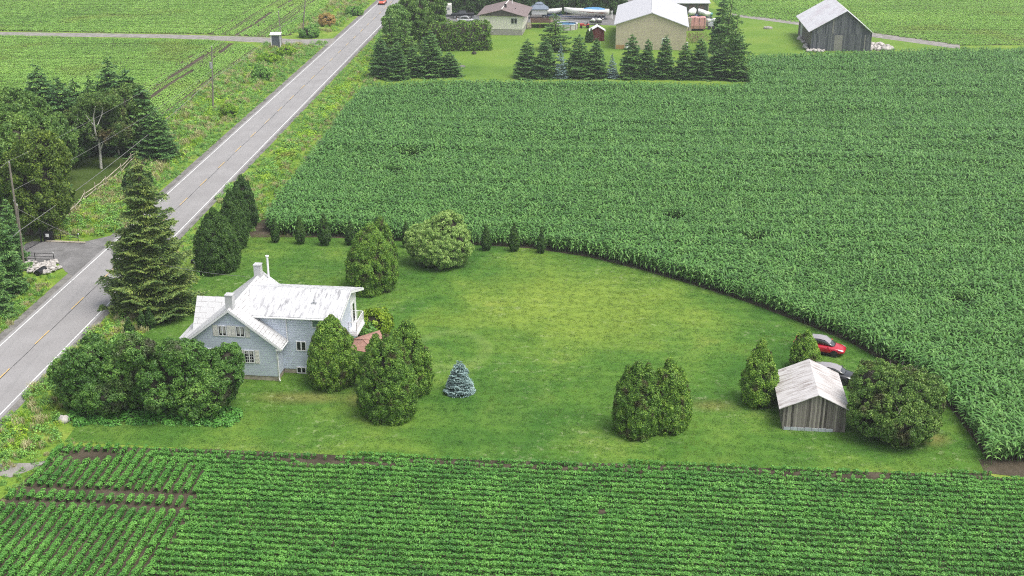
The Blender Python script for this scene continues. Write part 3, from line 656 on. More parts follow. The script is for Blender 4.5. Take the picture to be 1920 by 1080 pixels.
# lawn blades
def fillpts(poly,dens,rng):
    p=np.array(poly)[:,:2]; a,b=p.min(0),p.max(0); n=int((b[0]-a[0])*(b[1]-a[1])*dens); X=rng.uniform(a[0],b[0],n);Y=rng.uniform(a[1],b[1],n); k=inpoly(X,Y,p)&visible(X,Y,90,0); return X[k],Y[k]
X,Y=fillpts(lawn,11,rng); n=len(X); print('lawn',n)
scatter('lawn_grass',[tuft_proto(12,.22,.075,.022,rng,bend=.9) for _ in range(4)],np.stack([X,Y,np.full(n,-.012)],1),rz(n),rs(n,.7,1.4),rng.integers(0,4,n),MC['lawn_blade'],'short mown lawn grass round the farmhouse')
# roadside and rough vegetation
wr=np.random.default_rng(21)
wp=[tuft_proto(34,.45,.55,.05,wr,(0,),.7),tuft_proto(30,.4,.7,.05,wr,(0,1),.5),ball_proto(60,.5,.6,.22,.13,wr),tuft_proto(90,.6,.75,.08,wr,(2,),.5),
    tuft_proto(26,.4,.6,.05,wr,(0,),.5,(.10,40,3)),ball_proto(80,.7,.95,.24,.15,wr)]
V,Fq,m5=wp[5]; wp[5]=(V,Fq,m5+1)
V,Fq,m5=wp[2]; wp[2]=(V,Fq,m5)
def vnoise(X,Y,s,seed):
    r=np.random.default_rng(seed); v=0
    for i in range(5):
        a,b,c=r.uniform(-1,1,2).tolist()+[r.uniform(0,6.28)]; v=v+np.sin(X*a*s*(1+i*.6)+Y*b*s*(1+i*.6)+c)/(1+i*.4)
    return v/2.2
def mats4(): return [MC['weed_leaf'],MC['weed_dark'],MC['straw'],MC['goldenrod']]
WX=[];WY=[];WI=[];WS=[]
def weeds(poly,dens,probs,size=1.,seed=0,gate=True):
    X,Y=fillpts(poly,dens,wr); p=np.array(probs,float)
    dark=vnoise(X,Y,.35,seed+3); st=vnoise(X,Y,.3,seed+9); gr=vnoise(X,Y,.4,seed+5)
    Wt=np.tile(p,(len(X),1)); Wt[:,3]*=np.where(st>(.15 if gate else -.35),3.,.12); Wt[:,4]*=np.where(gr>.3,3.,.12); Wt[:,5]*=np.where(dark>.35,3.5,.1)
    Wt/=Wt.sum(1,keepdims=True); u_=wr.random((len(X),1)); I=(Wt.cumsum(1)<u_).sum(1).clip(0,5)
    WX.append(X);WY.append(Y);WI.append(I);WS.append(wr.uniform(.6,1.25,len(X))*size*(1+.25*vnoise(X,Y,.6,seed)))
L_=-half-1.4; R_=half+1.2
def band(o0,o1,s0,s1): return [rp(s0,o0),rp(s0,o1),rp(s1,o1),rp(s1,o0)]
# left of the road: mown strip, then tall weeds to the field edge
weeds(band(L_-1.8,L_,-90,-37),3.2,(7,.3,.6,.3,.2,0),.45,1)
weeds(band(L_-9,L_-1.6,-90,-38),2.2,(3,3,3,1.2,1.5,1.5),.95,2)
weeds(band(L_-2.6,L_,-14,115),2.6,(7,.3,.6,.2,.2,0),.5,3)
weeds(band(L_-8.2,L_-2.4,-13,30),2.6,(2,3,4,1.2,1.6,3.),1.1,4)
weeds(band(L_-13.5,L_-2.4,30,112),1.5,(4,2,2.5,3,1.0,.9),.9,5)
weeds(band(L_-12,L_-1.,127,330),.8,(4,2,2.5,3,1,.8),.95,6)
# right of the road
weeds(band(R_,R_+2.3,-120,180),2.6,(7,.3,.8,.2,.3,0),.42,7)
weeds(band(R_+2.0,R_+5.,8,114),2.4,(2,1.2,.6,7,1.,.2),.85,8)
weeds(band(R_+4.6,R_+8.,8,114),2.4,(4,.6,2.5,1.5,3.5,.4),.6,9)
weeds([G(-60,1000),G(-60,800),G(100,650),G(215,600),G(170,700),G(110,780),G(125,815),G(60,860),G(0,880)],3.0,(3,3,2,3,2,1.2),.75,10)
weeds([G(0,880),G(60,858),G(130,822),G(200,828),G(150,838),G(60,900),G(-20,965)],3.,(5,1,1,1.2,1,0),.3,11)
weeds([G(215,600),G(240,560),G(300,585),G(290,620),G(250,640),G(150,700),G(105,780)],2.4,(2,3,4,1,.6,2),.8,12)
weeds([G(355,470),G(380,440),G(470,330),G(500,400),G(470,440),G(440,470),G(360,530)],2.2,(4,1,3,.5,.6,.4),.55,13)
weeds([G(520,437),G(600,420),G(620,432),G(560,446)],2.5,(3,1,3,.3,.3,.4),.5,14)
weeds([G(400,372),G(455,330),G(548,318),G(500,405),G(470,432),G(430,400)],2.6,(2,.8,.8,5,3,.3),.75,15)
weeds(band(R_+2.6,R_+5.2,6,95),4.2,(.6,.2,.1,12,.6,0),.95,16,False)
weeds(band(L_-12,L_-8,35,105),1.2,(1,.5,.3,6,.6,0),.8,17,False)
weeds([G(95,447),G(160,447),G(236,430),G(262,392),G(200,362),G(160,380),G(112,425)],2.6,(3,3,2,1.5,2.5,1.2),.8,18)
weeds([G(-20,600),G(0,548),G(48,520),G(60,519),G(118,520),G(60,572),G(0,630)],2.8,(5,1,2,1.2,2.5,.5),.6,19)
wx=np.concatenate(WX);wy=np.concatenate(WY);wi=np.concatenate(WI);ws=np.concatenate(WS);n=len(wx);print('weeds',n)
kk=np.abs(ob(wx,wy)); ok=(kk>half+.85); wx,wy,wi,ws=wx[ok],wy[ok],wi[ok],ws[ok]; n=len(wx)
scatter('roadside_weeds',wp,np.stack([wx,wy,np.full(n,-.03)],1),rz(n,.08),np.stack([ws,ws,ws],1),wi,mats4(),'tall weeds, goldenrod and straw grass along the road')
# low leafy creepers at the foot of the lilacs
X,Y=fillpts([G(110,790),G(140,765),G(450,765),G(455,792),G(420,800),G(330,797),G(140,797)],5,wr); n=len(X)
scatter('ground_cover',[ball_proto(50,.4,.5,.24,.17,wr) for _ in range(2)],np.stack([X,Y,np.full(n,-.03)],1),rz(n),rs(n,.5,1.1),wr.integers(0,2,n),MC['soy_leaf'],'broad leafed creeper at the foot of the lilacs')

# ================================================================== farmhouse
HA=R(-6.8); C0=G(523.2,714.5)
house=thing('farmhouse','pale blue sided farmhouse with white metal roof and two chimneys','house',(C0[0],C0[1],0),HA)
WT=MC['white_paint']; BS=MC['blue_siding']
mb=MB(); mb.prism([(-8.3,0,.45),(0,0,.45),(0,0,3.62),(-4.15,0,6.82),(-8.3,0,3.62)],(0,9.4,0)); mb.build('wall',BS,house)
mb=MB(); mb.prism([(-2.55,1.8,.45),(-2.55,8.25,.45),(-2.55,8.25,5.86),(-2.55,5.5,6.66),(-2.55,1.8,5.6)],(7.9,0,0)); mb.build('wall',BS,house)
mb=MB(); mb.prism([(-8.34,2.95,3.35),(-8.34,7.0,3.35),(-8.34,4.97,5.75)],(3.5,0,0)); mb.build('wall',BS,house)
mb=MB(); mb.box(-8.25,-.05,.05,9.3,-.2,.45); mb.box(.0,5.3,1.86,8.2,-.2,.448); mb.build('foundation',MC['stone_block'],house)
roofmat('old_roof',(.54,.54,.54),(.12,.10,.09),amt=.75,brick=(.75,.33,1),sscale=2.5,pos=(.60,.75))
roofmat('dormer_roof',(.56,.56,.56),(.12,.10,.09),amt=.7,brick=(1.3,.6,0),sscale=2.5,pos=(.62,.72))
roofmat('wing_roof',(.57,.57,.575),(.22,.22,.23),axis=0,step=.42,amt=.9,sscale=1.5,vs=(2.2,.32,1),pos=(.49,.60))
m1=MC['old_roof']
zr=lambda x:6.98-.775*abs(x+4.15)
mb=MB()
mb.slab([(-4.15,-.3,6.98),(.48,-.3,zr(.48)),(.48,9.7,zr(.48)),(-4.15,9.7,6.98)],.10)
o=mb.build('roof',m1,house)
mb=MB()
mb.slab([(-4.153,-.3,6.98),(-4.153,9.7,6.98),(-8.6,9.7,zr(-8.6)),(-8.6,-.3,zr(-8.6))],.10)
mb.slab([(-8.602,-.28,zr(-8.6)-.005),(-8.602,9.68,zr(-8.6)-.005),(-9.75,9.68,3.12),(-9.75,1.6,3.12)],.09)
lr=mb.build('roof',m1,house)
for a in ((-8.9,-8.75,1.8,1.95,0,3.3),(-9.6,-9.48,1.8,1.92,0,3.1),(-9.6,-9.48,9.2,9.32,0,3.1)): mb=MB(); mb.box(*a); mb.build('porch_post',WT,house)
mb=MB(); mb.slab([(-9.0,4.97,6.0),(-4.9,4.97,6.0),(-4.9,2.45,3.4),(-8.78,2.45,3.4)],.09); mb.slab([(-9.0,4.975,6.0),(-4.9,4.975,6.0),(-4.9,7.5,3.4),(-8.78,7.5,3.4)][::-1],.09)
mb.build('dormer_roof',MC['dormer_roof'],house)
mb=MB(); mb.slab([(-4.05,5.5,6.99),(5.68,5.5,6.99),(5.62,1.4,5.79),(-2.62,1.4,5.79)],.11); mb.slab([(-4.05,5.505,6.99),(5.68,5.505,6.99),(5.95,9.2,5.88),(-2.7,9.2,5.88)][::-1],.11)
mb.build('wing_roof',MC['wing_roof'],house)
mb=MB()   # verge and fascia boards, corner boards
for x0,x1 in ((-4.15,.49),(-4.15,-8.62)):
    mb.prism([(x0,-.32,6.90),(x1,-.32,zr(x1)-.08),(x1,-.32,zr(x1)-.27),(x0,-.32,6.69)],(0,.03,0))
mb.box(.0,.49,-.30,.0,3.12,3.3); mb.box(-2.55,5.6,1.37,1.40,5.56,5.72); mb.prism([(5.69,1.4,5.74),(5.69,5.5,6.93),(5.69,5.5,6.72),(5.69,1.4,5.53)],(.025,0,0)); mb.prism([(5.71,5.52,6.9),(5.97,9.2,5.83),(5.97,9.2,5.63),(5.71,5.52,6.7)],(.025,0,0))
mb.box(-.07,.03,-.02,.06,.46,3.4); mb.box(5.31,5.39,1.77,1.85,.46,5.6); mb.box(5.31,5.39,8.2,8.3,.46,5.8); mb.box(5.352,5.37,6.2,8.2,4.0,5.95)
mb.build('trim_board',WT,house)
mb=MB(); mb.tube([(.55,-.25,3.26),(.55,1.75,3.26)],.06,8); mb.tube([(-2.4,1.34,5.66),(5.62,1.34,5.66)],.06,8); mb.build('gutter',WT,house)
for pts in ([(.55,-.2,3.22),(.3,-.06,2.95),(.08,-.07,2.75),(.08,-.07,.35),(.2,-.25,.12)],[(.5,1.38,5.6),(.5,1.72,5.3),(.5,1.72,3.3)]):
    mb=MB(); mb.tube(pts,.05,8); mb.build('downspout',WT,house)
for vv,zt in ((.15,8.15),(8.3,8.05)):
    mb=MB(); mb.box(-4.48,-3.82,vv,vv+.66,6.0,zt-.09); mb.box(-4.52,-3.78,vv-.04,vv+.70,zt-.09,zt); mb.box(-4.36,-3.94,vv+.12,vv+.54,zt,zt+.02); mb.build('chimney',M('chimney_sheet',(.50,.50,.50),.5,var=.08),house)
mb=MB(); mb.tube([(-3.35,9.2,6.0),(-3.35,9.2,8.55)],.10,10); mb.tube([(-3.35,9.2,8.55),(-3.35,9.2,8.62),(-3.35,9.2,8.72)],[.10,.18,.18],10); mb.build('stovepipe',MC['white_paint'],house)
mb=MB(); mb.tube([(2.7,3.5,6.1),(2.7,3.5,6.75)],.07,8); mb.box(2.45,2.95,3.3,3.7,6.28,6.44); mb.build('roof_vent',MC['grey_metal'],house)
def window(par,x0,x1,z0,z1,y,cols=2,rows=1,glass='glass_dark',fr=.08,curt=True,name='window'):
    mb=MB(); y0=y-.07
    mb.box(x0-fr,x1+fr,y0,y-.0015,z0-fr,z0); mb.box(x0-fr,x1+fr,y0,y-.0015,z1,z1+fr); mb.box(x0-fr,x0,y0,y-.0015,z0,z1); mb.box(x1,x1+fr,y0,y-.0015,z0,z1)
    for i in range(1,cols):
        xm=x0+(x1-x0)*i/cols; mb.box(xm-.055,xm+.055,y0+.004,y-.0015,z0,z1)
    f=mb.build(name,WT,par)
    mb=MB(); mb.box(x0,x1,y-.035,y-.0025,z0,z1); mb.build('pane',MC[glass],f)
    if rows>1:
        mb=MB()
        for i in range(cols):
            a=x0+(x1-x0)*i/cols; b=x0+(x1-x0)*(i+1)/cols; c=(a+b)/2; mb.box(c-.012,c+.012,y-.05,y-.036,z0,z1)
            for j in range(1,rows): zz=z0+(z1-z0)*j/rows; mb.box(a+.06,b-.06,y-.051,y-.0365,zz-.012,zz+.012)
        mb.build('glazing_bar',WT,f)
    if curt:
        for i in range(cols):
            a=x0+(x1-x0)*i/cols; b=x0+(x1-x0)*(i+1)/cols; mb=MB(); mb.box(a+.08,b-.08,y-.045,y-.0355,z0+(z1-z0)*(.22 if rows<2 else .8),z1-.02); mb.build('curtain',MC['curtain'],f)
    return f
def shutter(par,x0,x1,z0,z1,y):
    mb=MB(); mb.box(x0,x1,y-.04,y-.002,z0,z1); 
    for j in range(9): zz=z0+.06+(z1-z0-.12)*j/9; mb.box(x0+.04,x1-.04,y-.055,y-.041,zz,zz+.05)
    mb.build('shutter',MC['cream_paint'],par)
window(house,-5.22,-4.6,4.32,5.18,0); window(house,-3.58,-2.9,4.30,5.20,0)
shutter(house,-5.82,-5.34,4.2,5.28,0); shutter(house,-4.48,-4.1,4.2,5.28,0); shutter(house,-4.07,-3.69,4.2,5.28,0); shutter(house,-2.78,-2.37,4.2,5.28,0)
window(house,-2.99,-2.2,1.77,2.87,0,rows=4); shutter(house,-3.56,-3.12,1.65,2.98,0); shutter(house,-2.07,-1.66,1.65,2.98,0)
window(house,-6.9,-6.1,1.77,2.87,0,rows=4); shutter(house,-7.45,-7.02,1.65,2.98,0); shutter(house,-5.98,-5.55,1.65,2.98,0)
window(house,2.95,3.58,4.78,5.52,1.8,cols=1,glass='glass_green',curt=False)
window(house,1.36,2.14,2.4,3.2,1.8,curt=False); window(house,1.26,2.0,.12,.60,1.8,curt=False)
# right end: door, balcony, sliding door
def sidebox(n,x0,x1,y0,y1,z0,z1,m,par): mb=MB(); mb.box(x0,x1,y0,y1,z0,z1); return mb.build(n,m,par)
d=sidebox('door',5.372,5.41,6.3,8.15,2.95,5.2,WT,house); sidebox('pane',5.412,5.422,6.9,7.5,3.2,5.0,MC['glass_dark'],d)
mb=MB(); mb.box(5.352,6.15,5.2,8.1,2.75,2.93); mb.box(5.353,6.18,5.17,8.13,2.55,2.75); 
bal=mb.build('balcony',WT,house)
mb=MB()
for a,b in (((5.4,5.25),(6.1,5.25)),((6.1,5.25),(6.1,8.05)),((6.1,8.05),(5.4,8.05))):
    mb.tube([(*a,3.9),(*b,3.9)],.035,6); mb.tube([(*a,3.05),(*b,3.05)],.025,6); L=math.hypot(b[0]-a[0],b[1]-a[1]); k=int(L/.12)
    for i in range(k+1): q=i/k; mb.tube([(a[0]+(b[0]-a[0])*q,a[1]+(b[1]-a[1])*q,2.94),(a[0]+(b[0]-a[0])*q,a[1]+(b[1]-a[1])*q,3.9)],.014 if 0<i<k else .04,4)
mb.build('railing',WT,bal)
# brown roofed shelter beside the balcony
roofmat('brown_roof',(.36,.20,.155),(.16,.07,.05),axis=1,step=.7,amt=.6)
g=thing('garden_shelter','garden shelter with rusty brown roof panels between balcony and cedars','shelter',(C0[0],C0[1],0),HA)
mb=MB(); mb.slab([(5.5,5.3,2.15),(7.9,6.9,2.5),(8.9,4.6,2.45),(6.9,4.2,2.7)][::-1],.06); mb.slab([(5.5,5.3,2.12),(6.9,4.2,2.67),(8.9,4.6,2.42),(8.6,2.6,2.0),(6.0,3.3,2.02)][::-1],.06); mb.build('roof',MC['brown_roof'],g)
for x,y in ((5.9,5.0),(8.4,6.0),(8.3,2.9),(6.2,3.5)): mb=MB(); mb.box(x-.06,x+.06,y-.06,y+.06,0,2.15); mb.build('post',MC['rail_wood'],g)

# ================================================================== planting round the farmhouse
trk=M('bark_brown',(.11,.085,.065),.9,var=.3)
def cedar(label,cx,ty,bot,wd,seed,group=None,mat='cedar_leaf',k=.8,name='cedar_tree',**kw):
    x,y,h,r=spec(cx,ty,bot,wd,k); me=cedar_mesh(h,r,seed,MC[mat],**kw)
    return plant(name,label,'cedar',me,x,y,trunk_mesh(.12,h*.5,6,MC['bark'],seed),group=group)
B='cedars round the farmhouse'
cedar('broad egg shaped cedar against the right end of the farmhouse wing',629,596,735,96,1,B)
cedar('bright cedar in front of the clump beside the farmhouse, nearest the field',731,636,797,112,2,B,low=.8)
cedar('tall cedar at the back right of the clump beside the farmhouse',768,603,752,88,3,B)
cedar('cedar at the back left of the clump, beside the brown shelter',709,634,742,62,4,B)
cedar('large blunt cedar standing alone on the lawn behind the farmhouse roof',698,424,556,96,5,B,top=.62,low=.85)
cedar('cedar top showing behind the large blunt cedar on the back lawn',718,412,520,60,6,B)
G2='cedars between the spruce and the back lawn'
cedar('broadest and nearest of the cedars by the road behind the farmhouse',410,397,516,86,7,G2,mat='thuja_dark',low=.85)
cedar('cedar second from the front of the group by the road',440,360,470,52,8,G2,mat='thuja_dark')
cedar('slim leaning cedar in the middle of the group by the road',452,350,450,38,9,G2,mat='thuja_dark')
cedar('farthest and tallest cedar of the group by the road',460,333,434,50,10,G2,mat='thuja_dark',low=.85)
cedar('left one of the twin cedars standing together on the open lawn',1193,683,824,90,11,'twin cedars on the open lawn',low=.88,top=.75,lobes=.12,sub=3,tall=[.93,.97,.6])
cedar('right one of the twin cedars, close to its taller looking twin',1250,678,815,84,12,'twin cedars on the open lawn',low=.85,top=.8,lobes=.12,sub=3,tall=[.85,.9,.6])
cedar('cedar standing left of the plank shed',1420,645,768,72,13,'cedars beside the plank shed',low=.85,lobes=.12)
cedar('small cedar behind the plank shed, in front of the red car',1507,626,700,56,14,'cedars beside the plank shed',low=.9)
for i,(cx,top,bot,wd,lab) in enumerate([(517,412,456,15,'leftmost of the row of small thujas along the corn'),(564,409,459,18,'second small thuja from the left along the corn'),(610,403,462,22,'widest small thuja, third from the left along the corn'),
    (658,414,461,19,'small thuja just left of the large blunt cedar'),(708,410,463,18,'small thuja whose tip shows above the large blunt cedar'),(762,416,465,16,'small thuja between the large blunt cedar and the round willow'),
    (912,424,471,18,'small thuja just right of the round willow'),(964,420,473,18,'taller small thuja, second from the right end of the row'),(1015,432,476,15,'smallest thuja at the right end of the row')]):
    x,y,h,r=spec(cx,top,bot,wd*1.0,.8)
    plant('small_thuja',lab,'thuja',cedar_mesh(h,r,30+i,MC['thuja_dark'],leaf=.13,top=.95,low=.5,wide=.3,lobes=.05,up=1.2,sub=0),x,y,group='row of small thujas along the corn')
for i,(cx,top,bot,wd,lab) in enumerate([(268,588,620,15,'left one of two young thujas at the foot of the big spruce'),(283,580,618,17,'right one of two young thujas at the foot of the big spruce'),(244,598,630,16,'young thuja behind the lilacs nearest the road')]):
    x,y,h,r=spec(cx,top,bot,wd,.8); plant('small_thuja',lab,'thuja',cedar_mesh(h,r,50+i,MC['thuja_dark'],leaf=.16,top=.9,low=.6,sub=0),x,y,group='young thujas by the big spruce')
# round willow shrub
x,y,h,r=spec(825,402,508,118,.7)
lb=[(0,0,h*.42,r*.86,r*.8,h*.42),(.25*r,.1*r,h*.68,r*.52,r*.5,h*.33),(-.55*r,0,h*.45,r*.5,r*.5,h*.30),(.5*r,-.2*r,h*.42,r*.52,r*.5,h*.36),(0,-.3*r,h*.32,r*.7,r*.6,h*.3)]
plant('round_willow','round grey green willow shrub on the back lawn by the corn','shrub',blob_mesh(lb,60,MC['willow_leaf'],leaf=.24,aspect=.34,rc=.34,spread=.7,up=1.2,dens=1.3),x,y,trunk_mesh(.15,1.5,6,MC['bark']))
# little blue spruce
x,y,h,r=spec(862,679,743,52,.8)
plant('blue_spruce','small silvery blue spruce alone on the lawn','spruce',spruce_mesh(h,r,61,MC['blue_needle'],tiers=17,per=17,leaf=.17,dens=2.8,power=.62,base=.0,droop=.15,rag=.1),x,y,trunk_mesh(.06,h*.8,6,MC['bark']))
# yellow-green shrub behind balcony
x,y,h,r=spec(703,586,640,58,.8)
plant('dogwood_shrub','yellow green shrub behind the farmhouse balcony','shrub',blob_mesh([(0,0,h*.5,r,r*.9,h*.5),(.4*r,.3*r,h*.55,r*.6,r*.6,h*.42)],62,MC['yellow_leaf'],leaf=.24,rc=.4),x,y)
x,y,h,r=spec(678,606,650,50,.8)
plant('dark_shrub','dark green shrub under the balcony','shrub',blob_mesh([(0,0,h*.5,r,r*.9,h*.5)],63,MC['weed_dark'],leaf=.24,rc=.4),x,y)
# big bush right of the plank shed
x,y,h,r=spec(1668,690,842,170,.75)
lb=[(0,0,h*.50,r*.80,r*.75,h*.46),(-.42*r,.25*r,h*.68,r*.48,r*.5,h*.32),(.40*r,-.05*r,h*.60,r*.55,r*.6,h*.34),(-.55*r,-.2*r,h*.42,r*.46,r*.5,h*.32),(.1*r,-.45*r,h*.34,r*.68,r*.55,h*.3),(.55*r,.1*r,h*.36,r*.45,r*.5,h*.3)]
bush=plant('apple_tree','wide bushy apple tree right of the plank shed','tree',blob_mesh(lb,64,MC['apple_leaf'],leaf=.17,aspect=.6,rc=.36,spread=.9,core=.7,dens=.9),x,y,trunk_mesh(.2,h*.5,8,MC['bark']))
mb=MB(); rg=np.random.default_rng(8)
for i in range(26):
    a=rg.uniform(0,6.28); e=rg.uniform(.3,1.3); d=np.array([math.cos(a)*math.cos(e)*r,math.sin(a)*math.cos(e)*r,math.sin(e)*h*.5]); p0=np.array([0,0,h*.5]); mb.tube([p0+d*.3,p0+d*.8+rg.normal(0,.1,3),p0+d*1.08+rg.normal(0,.2,3)],[.03,.02,.008],4)
mb.build('twigs',M('grey_twig',(.26,.23,.20),.9),bush)
# lilacs
def lilac(label,cx,top,bot,wd,seed):
    x,y,h,r=spec(cx,top,bot,wd,.8); rg=np.random.default_rng(seed); lb=[(0,0,h*.45,r*.72,r*.68,h*.42)]
    for i in range(13):
        a=rg.uniform(0,6.28); q=rg.uniform(.35,.72); zz=h*rg.uniform(.25,.80); k=(1-.5*max(0,zz/h-.5)); lb.append((r*q*k*math.cos(a),r*q*k*math.sin(a),zz,r*rg.uniform(.26,.40),r*rg.uniform(.26,.38),h*rg.uniform(.13,.20)))
    plant('lilac_shrub',label,'shrub',blob_mesh(lb,seed,MC['lilac_leaf'],leaf=.17,rc=.40,core=.82,aspect=.65,spread=.6),x,y,trunk_mesh(.1,h*.4,6,MC['bark']),group='lilac shrubs massed in front of the farmhouse')
lilac('leftmost lilac shrub of the mass, next to the road verge',152,668,778,110,70)
lilac('lilac shrub with pale tips, second from the road',195,636,785,130,71)
lilac('tallest lilac shrub in the middle of the mass',262,615,790,150,72)
lilac('dense lilac shrub right of the middle of the mass',338,622,796,140,73)
lilac('rightmost lilac shrub, hiding the lower left of the farmhouse',406,652,785,118,74)
lilac('low lilac shrub at the front right of the mass',385,700,797,100,75)
lilac('low lilac shrub at the front left of the mass',205,700,794,110,76)
# big spruce
x,y,h,r=spec(290,288,602,146,.9)
plant('big_spruce','tall shaggy spruce standing between the road and the farmhouse','spruce',spruce_mesh(h,r,80,MC['spruce_needle'],tiers=34,per=13,leaf=.26,dens=3.0,power=.70,base=.07,droop=.45,rag=.22,curl=.3),x,y,trunk_mesh(.32,h*.95,9,MC['bark'],3,0))

# ================================================================== plank shed, right
base=G(1466.6,805); ang=R(-6.3)
shed=thing('plank_shed','small weathered plank shed with whitish sheet roof on the lawn','shed',(base[0],base[1],0),ang)
planks('old_planks',(.06,.052,.045),(.36,.32,.28),.17)
roofmat('shed_roof',(.60,.575,.565),(.20,.155,.13),amt=.9,sscale=1.2,vs=(.6,6.,.6),pos=(.44,.60))
mb=MB(); mb.prism([(0,0,0),(5.15,0,0),(5.1,0,2.25),(2.65,0,3.38),(-.1,0,2.1)],(0,6.6,0)); mb.build('wall',MC['old_planks'],shed)
mb=MB(); mb.slab([(-.42,-.25,2.02),(2.68,-.25,3.47),(2.68,6.9,3.5),(-.42,6.9,2.05)],.06); mb.build('roof',MC['shed_roof'],shed)
mb=MB(); mb.slab([(2.683,-.25,3.47),(5.35,-.25,2.2),(5.35,6.9,2.25),(2.683,6.9,3.5)],.06); mb.build('roof',MC['shed_roof'],shed,label='rusty right roof slope')
mb=MB(); 
for i in range(7): mb.box(.1+i*.58,.66+i*.58,-.05-.01*(i%3),-.004,-.05,.26+.03*(i%2))
mb.build('foundation',M('pale_concrete',(.42,.45,.47),.8,var=.2),shed)

# ================================================================== cars
def car(name,label,loc,rz_,paint,L=4.7,Wd=1.85,Hh=1.45,grp=None,cat='car'):
    t=thing(name,label,cat,loc,rz_,grp); s=L/4.7; w=Wd/2
    # stations along x (front is +x): x, half width, sill, shoulder height, deck height
    st=[(-2.33,.70,.42,.72,.80),(-2.26,.84,.34,.86,.98),(-1.9,.93,.28,.92,1.06),(-1.2,.97,.25,.92,1.02),(0,.98,.24,.90,.98),(.9,.98,.25,.88,.97),(1.4,.96,.26,.84,.93),(1.9,.91,.28,.76,.83),(2.2,.80,.32,.66,.70),(2.34,.62,.40,.56,.58)]
    rings=[]
    for x,a,b,c,d in st:
        a*=w; rings.append([(x*s,-a*.9,b),(x*s,-a,b+.14),(x*s,-a,(b+c)/2+.05),(x*s,-a*.95,c),(x*s,-a*.70,d-.01),(x*s,0,d+.02),(x*s,a*.70,d-.01),(x*s,a*.95,c),(x*s,a,(b+c)/2+.05),(x*s,a,b+.14),(x*s,a*.9,b)])
    mb=MB(); mb.loft(rings); body=mb.build('body',paint,t,smooth=True,sub=1)
    gs=[(-1.95,.74,1.02,1.03),(-1.45,.76,.95,1.25),(-.8,.75,.9,Hh-.06),(-.1,.74,.9,Hh),(.45,.74,.9,Hh-.05),(.95,.74,.9,1.22),(1.42,.72,.88,.93)]
    rings=[]
    for x,a,b,c in gs:
        a*=w; k=.80 if c>1.1 else .92; rings.append([(x*s,-a*1.16,b),(x*s,-a*k-.02,c-.05 if c>1.1 else c),(x*s,-a*k*.75,c),(x*s,0,c+.02),(x*s,a*k*.75,c),(x*s,a*k+.02,c-.05 if c>1.1 else c),(x*s,a*1.16,b)])
    mb=MB(); mb.loft(rings); mb.build('windows',MC['car_glass'],t,smooth=True,sub=1)
    rings=[]
    for x,a,b,c in gs[1:6]:
        a*=w; k=.80; rings.append([(x*s,-a*k-.03,c-.045),(x*s,-a*k*.75,c+.018),(x*s,0,c+.04),(x*s,a*k*.75,c+.018),(x*s,a*k+.03,c-.045)])
    if paint.name!='car_red_':
        mb=MB(); mb.loft(rings[:5],closed=False,cap=False); r_=mb.build('roof',MC['roof_glass'] if 'red' in paint.name or 'black' in paint.name else paint,t,smooth=True)
    for sx in (-1,1):
        for x in (1.42,-1.42):
            wh=MB(); wh.tube([(x*s,sx*(w-.22),.34),(x*s,sx*(w+.005),.34)],.34,18); wo=wh.build('wheel',MC['rubber'],t)
            rm=MB(); rm.tube([(x*s,sx*(w-.01),.34),(x*s,sx*(w+.015),.34)],.22,10); rm.build('rim',MC['rim_dark'],wo)
        hl=MB(); hl.loft([[(x_*s,sx*y_*w,z_) for x_,y_,z_ in r_] for r_ in ([(2.15,.60,.70),(2.22,.62,.66),(2.12,.80,.66),(2.05,.80,.71)],[(1.85,.80,.80),(1.92,.86,.74),(1.80,.93,.76),(1.72,.88,.83)])]); hl.build('headlight',MC['lamp_white'],t)
        tl=MB(); tl.box(-2.32*s,-2.2*s,min(sx*.55*w,sx*.86*w),max(sx*.55*w,sx*.86*w),.80,.93); tl.build('taillight',M('tail_red',(.35,.01,.01),.3),t)
        mr=MB(); mr.box(.78*s,.95*s,min(sx*w*.98,sx*(w*.98+.2)),max(sx*w*.98,sx*(w*.98+.2)),.93,1.06); mr.build('mirror',paint,t,bevel=.03)
    bp=MB(); bp.box(-1.1*s,1.1*s,-w*.97,w*.97,.2,.27); bp.build('sill',MC['rubber'],t)
    return t
M('car_glass',(.05,.053,.056),.08,var=0,spec_=1.); M('roof_glass',(.30,.28,.29),.15,var=0,spec_=1.); M('rim_dark',(.03,.03,.03),.4,var=0); M('lamp_white',(.7,.7,.7),.2,var=0)  # roof glass: the sky's reflection is painted in as a grey base colour
def paint(n,c,r=.22):
    m=M(n,c,r,var=.02); m.node_tree.nodes['Principled BSDF'].inputs['Coat Weight'].default_value=.6; return m
g=G(1545,672); car('red_car','shiny red car parked by the corn behind the plank shed',(29.55,107.6,0),R(-23),paint('car_red',(.46,.010,.030)),L=4.9,Hh=1.6)
g=G(1552,724); car('black_car','dark car with grey roof half hidden behind the plank shed',(29.05,101.5,0),R(-24),paint('car_black',(.016,.017,.019)),L=4.72,Hh=1.45)
g=G(716,9); car('orange_car','orange red car driving away at the top of the road',(g[0],g[1]+1.6,0),math.pi/2-RA+math.pi,paint('car_orange',(.62,.10,.045)),L=4.4,Hh=1.5)
